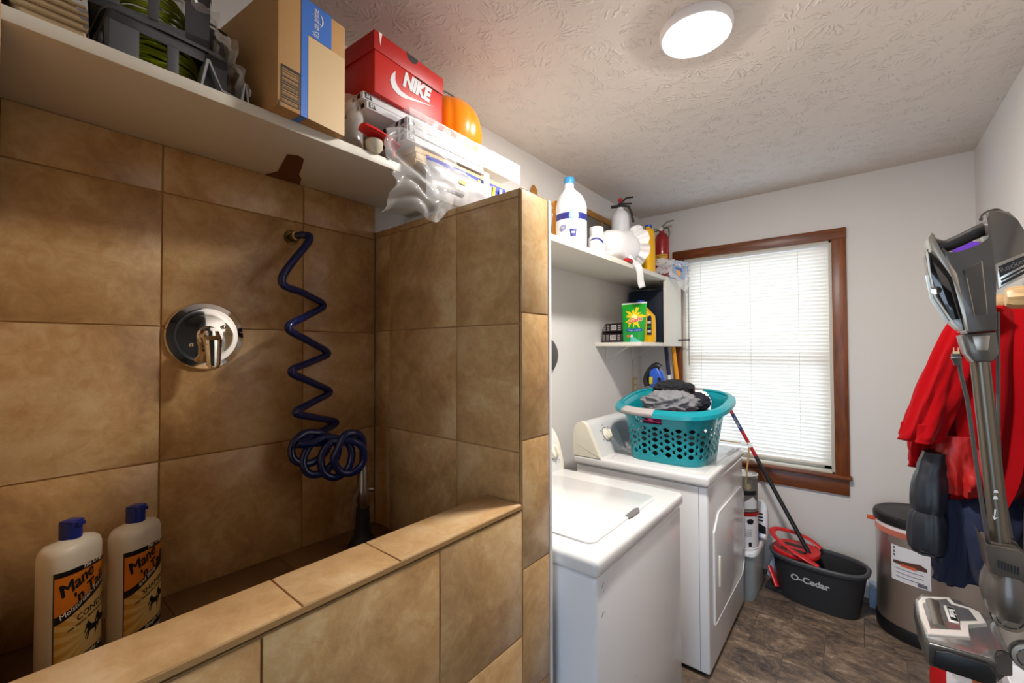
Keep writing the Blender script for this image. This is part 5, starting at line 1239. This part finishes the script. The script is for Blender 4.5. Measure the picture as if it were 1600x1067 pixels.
q.tube([(.146, 1.500, .777), (.146, 1.640, .777)], .016, M('roller cover', '6e6459', .22, .6), 24); q.build('inset_panel', nz_o)
q = MB(); q.box((.166, 1.545, .784), (.186, 1.628, .7895), SIL2, .003); q.box((.171, 1.550, .7893), (.1845, 1.622, .7902), BLACK)
q.text('Rocket', .0165, PAPERW, frame((.1778, 1.586, .7904), (0, -1, 0), (1, 0, 0)), bold=.03, sx=.95); q.build('badge', nz_o)
q = MB(); q.prism([(.124, .732), (.130, .767), (.150, .7735), (.215, .7725), (.226, .755), (.224, .735), (.205, .728), (.135, .728)], 1.4115, 1.4225, BLACK, .003, T=XZ); q.build('side_window', nz_o)
# flex cord with plug
CORD = M('grey flex cord', '4a4846', .5)
q = MB(); q.tube(smooth_path([(.1905, 1.50, 1.452), (.192, 1.50, 1.42), (.203, 1.505, 1.35), (.212, 1.51, 1.25), (.222, 1.515, 1.13), (.232, 1.52, 1.03), (.236, 1.53, 1.0)], 6), .0042, CORD, 8); q.tube(smooth_path([(.272, 1.60, 1.57), (.270, 1.60, 1.40), (.268, 1.60, 1.25), (.274, 1.60, 1.12), (.285, 1.60, 1.01)], 6), .0038, CORD, 8); cd = q.build('power_cord', vc)
q = MB(); q.loft([[(.1845+x*s_, 1.495+y*s_, z) for x, y in sell(.0085, .008, 4, 20)] for s_, z in ((.55, 1.438), (.8, 1.45), (1.2, 1.456), (1, 1.458), (1, 1.466))], CORD)
for dx in (-.004, .004): q.box((.1845+dx-.0008, 1.492, 1.466), (.1845+dx+.0008, 1.498, 1.481), M('plug brass', 'c8a878', .3, 1))
q.box((.179, 1.491, 1.466), (.190, 1.499, 1.472), M('plug brass', '')); q.build('plug', cd)
q = MB(); q.tube([(.30, 1.57, 1.66), (XR, 1.60, 1.66)], .010, DKGREY, 10); q.box((XR-.012, 1.56, 1.60), (XR, 1.64, 1.72), DKGREY, .004); tag(q.build('wall_mount'), 'dark wall mount holding up the vacuum', 'mount')

# red and white bag and white bin on the floor below
rb = thing('chip_bag', 'red and white striped bag standing on the floor under the vacuum', 'bag', (.285, 2.20, 0))
q = MB(); RB = M('bag red', 'bb1418', .35); WB = M('bag white', 'e6dcd8', .4); OB = M('bag orange', 'c8661c', .4)
def bagf(u, v):
    a = 2*PI*u; fl = (1-v)**.5
    return (.285+.105*math.cos(a)*(1-.05*v)+.004*noise.noise(Vector((u*9, v*6, 1))), 2.20+.075*math.sin(a)*(.18+.82*fl)+.004*noise.noise(Vector((u*9, v*6, 4))), .40*v)
nu = 40
for i in range(nu):
    m = (WB, WB, RB, RB, RB, RB, WB, WB, OB, RB)[(i*20//nu+3) % 10]
    q.grid(lambda u, v, i=i: bagf((i+u)/nu, v), 1, 16, m)
q.text('POP', .06, PAPERW, frame((.255, 2.135, .335), (1, 0, 0), (0, .12, 1)), bold=.04) if False else None
q.poly([(.255+.020*math.cos(2*PI*i/20), .335+.016*math.sin(2*PI*i/20)) for i in range(20)], WB, frame((0, 2.148, 0), (1, 0, 0), (0, 0, 1)))
q.build('bag_body', rb, weld=True, angle=60)
wbn = thing('waste_bin', 'white plastic bin on the floor at the right edge', 'bin', (.39, 1.78, 0))
q = MB(); q.loft([[(.39+x*s_, 1.78+y*s_, z) for x, y in sell(.085, .13, 5, 48)] for s_, z in ((.86, 0), (.9, .01), (1, .56), (1.05, .565), (1.05, .58), (1.0, .582), (.97, .55))], M('white bin plastic', 'e2e0e4', .4), True, True); q.build('bin_body', wbn)
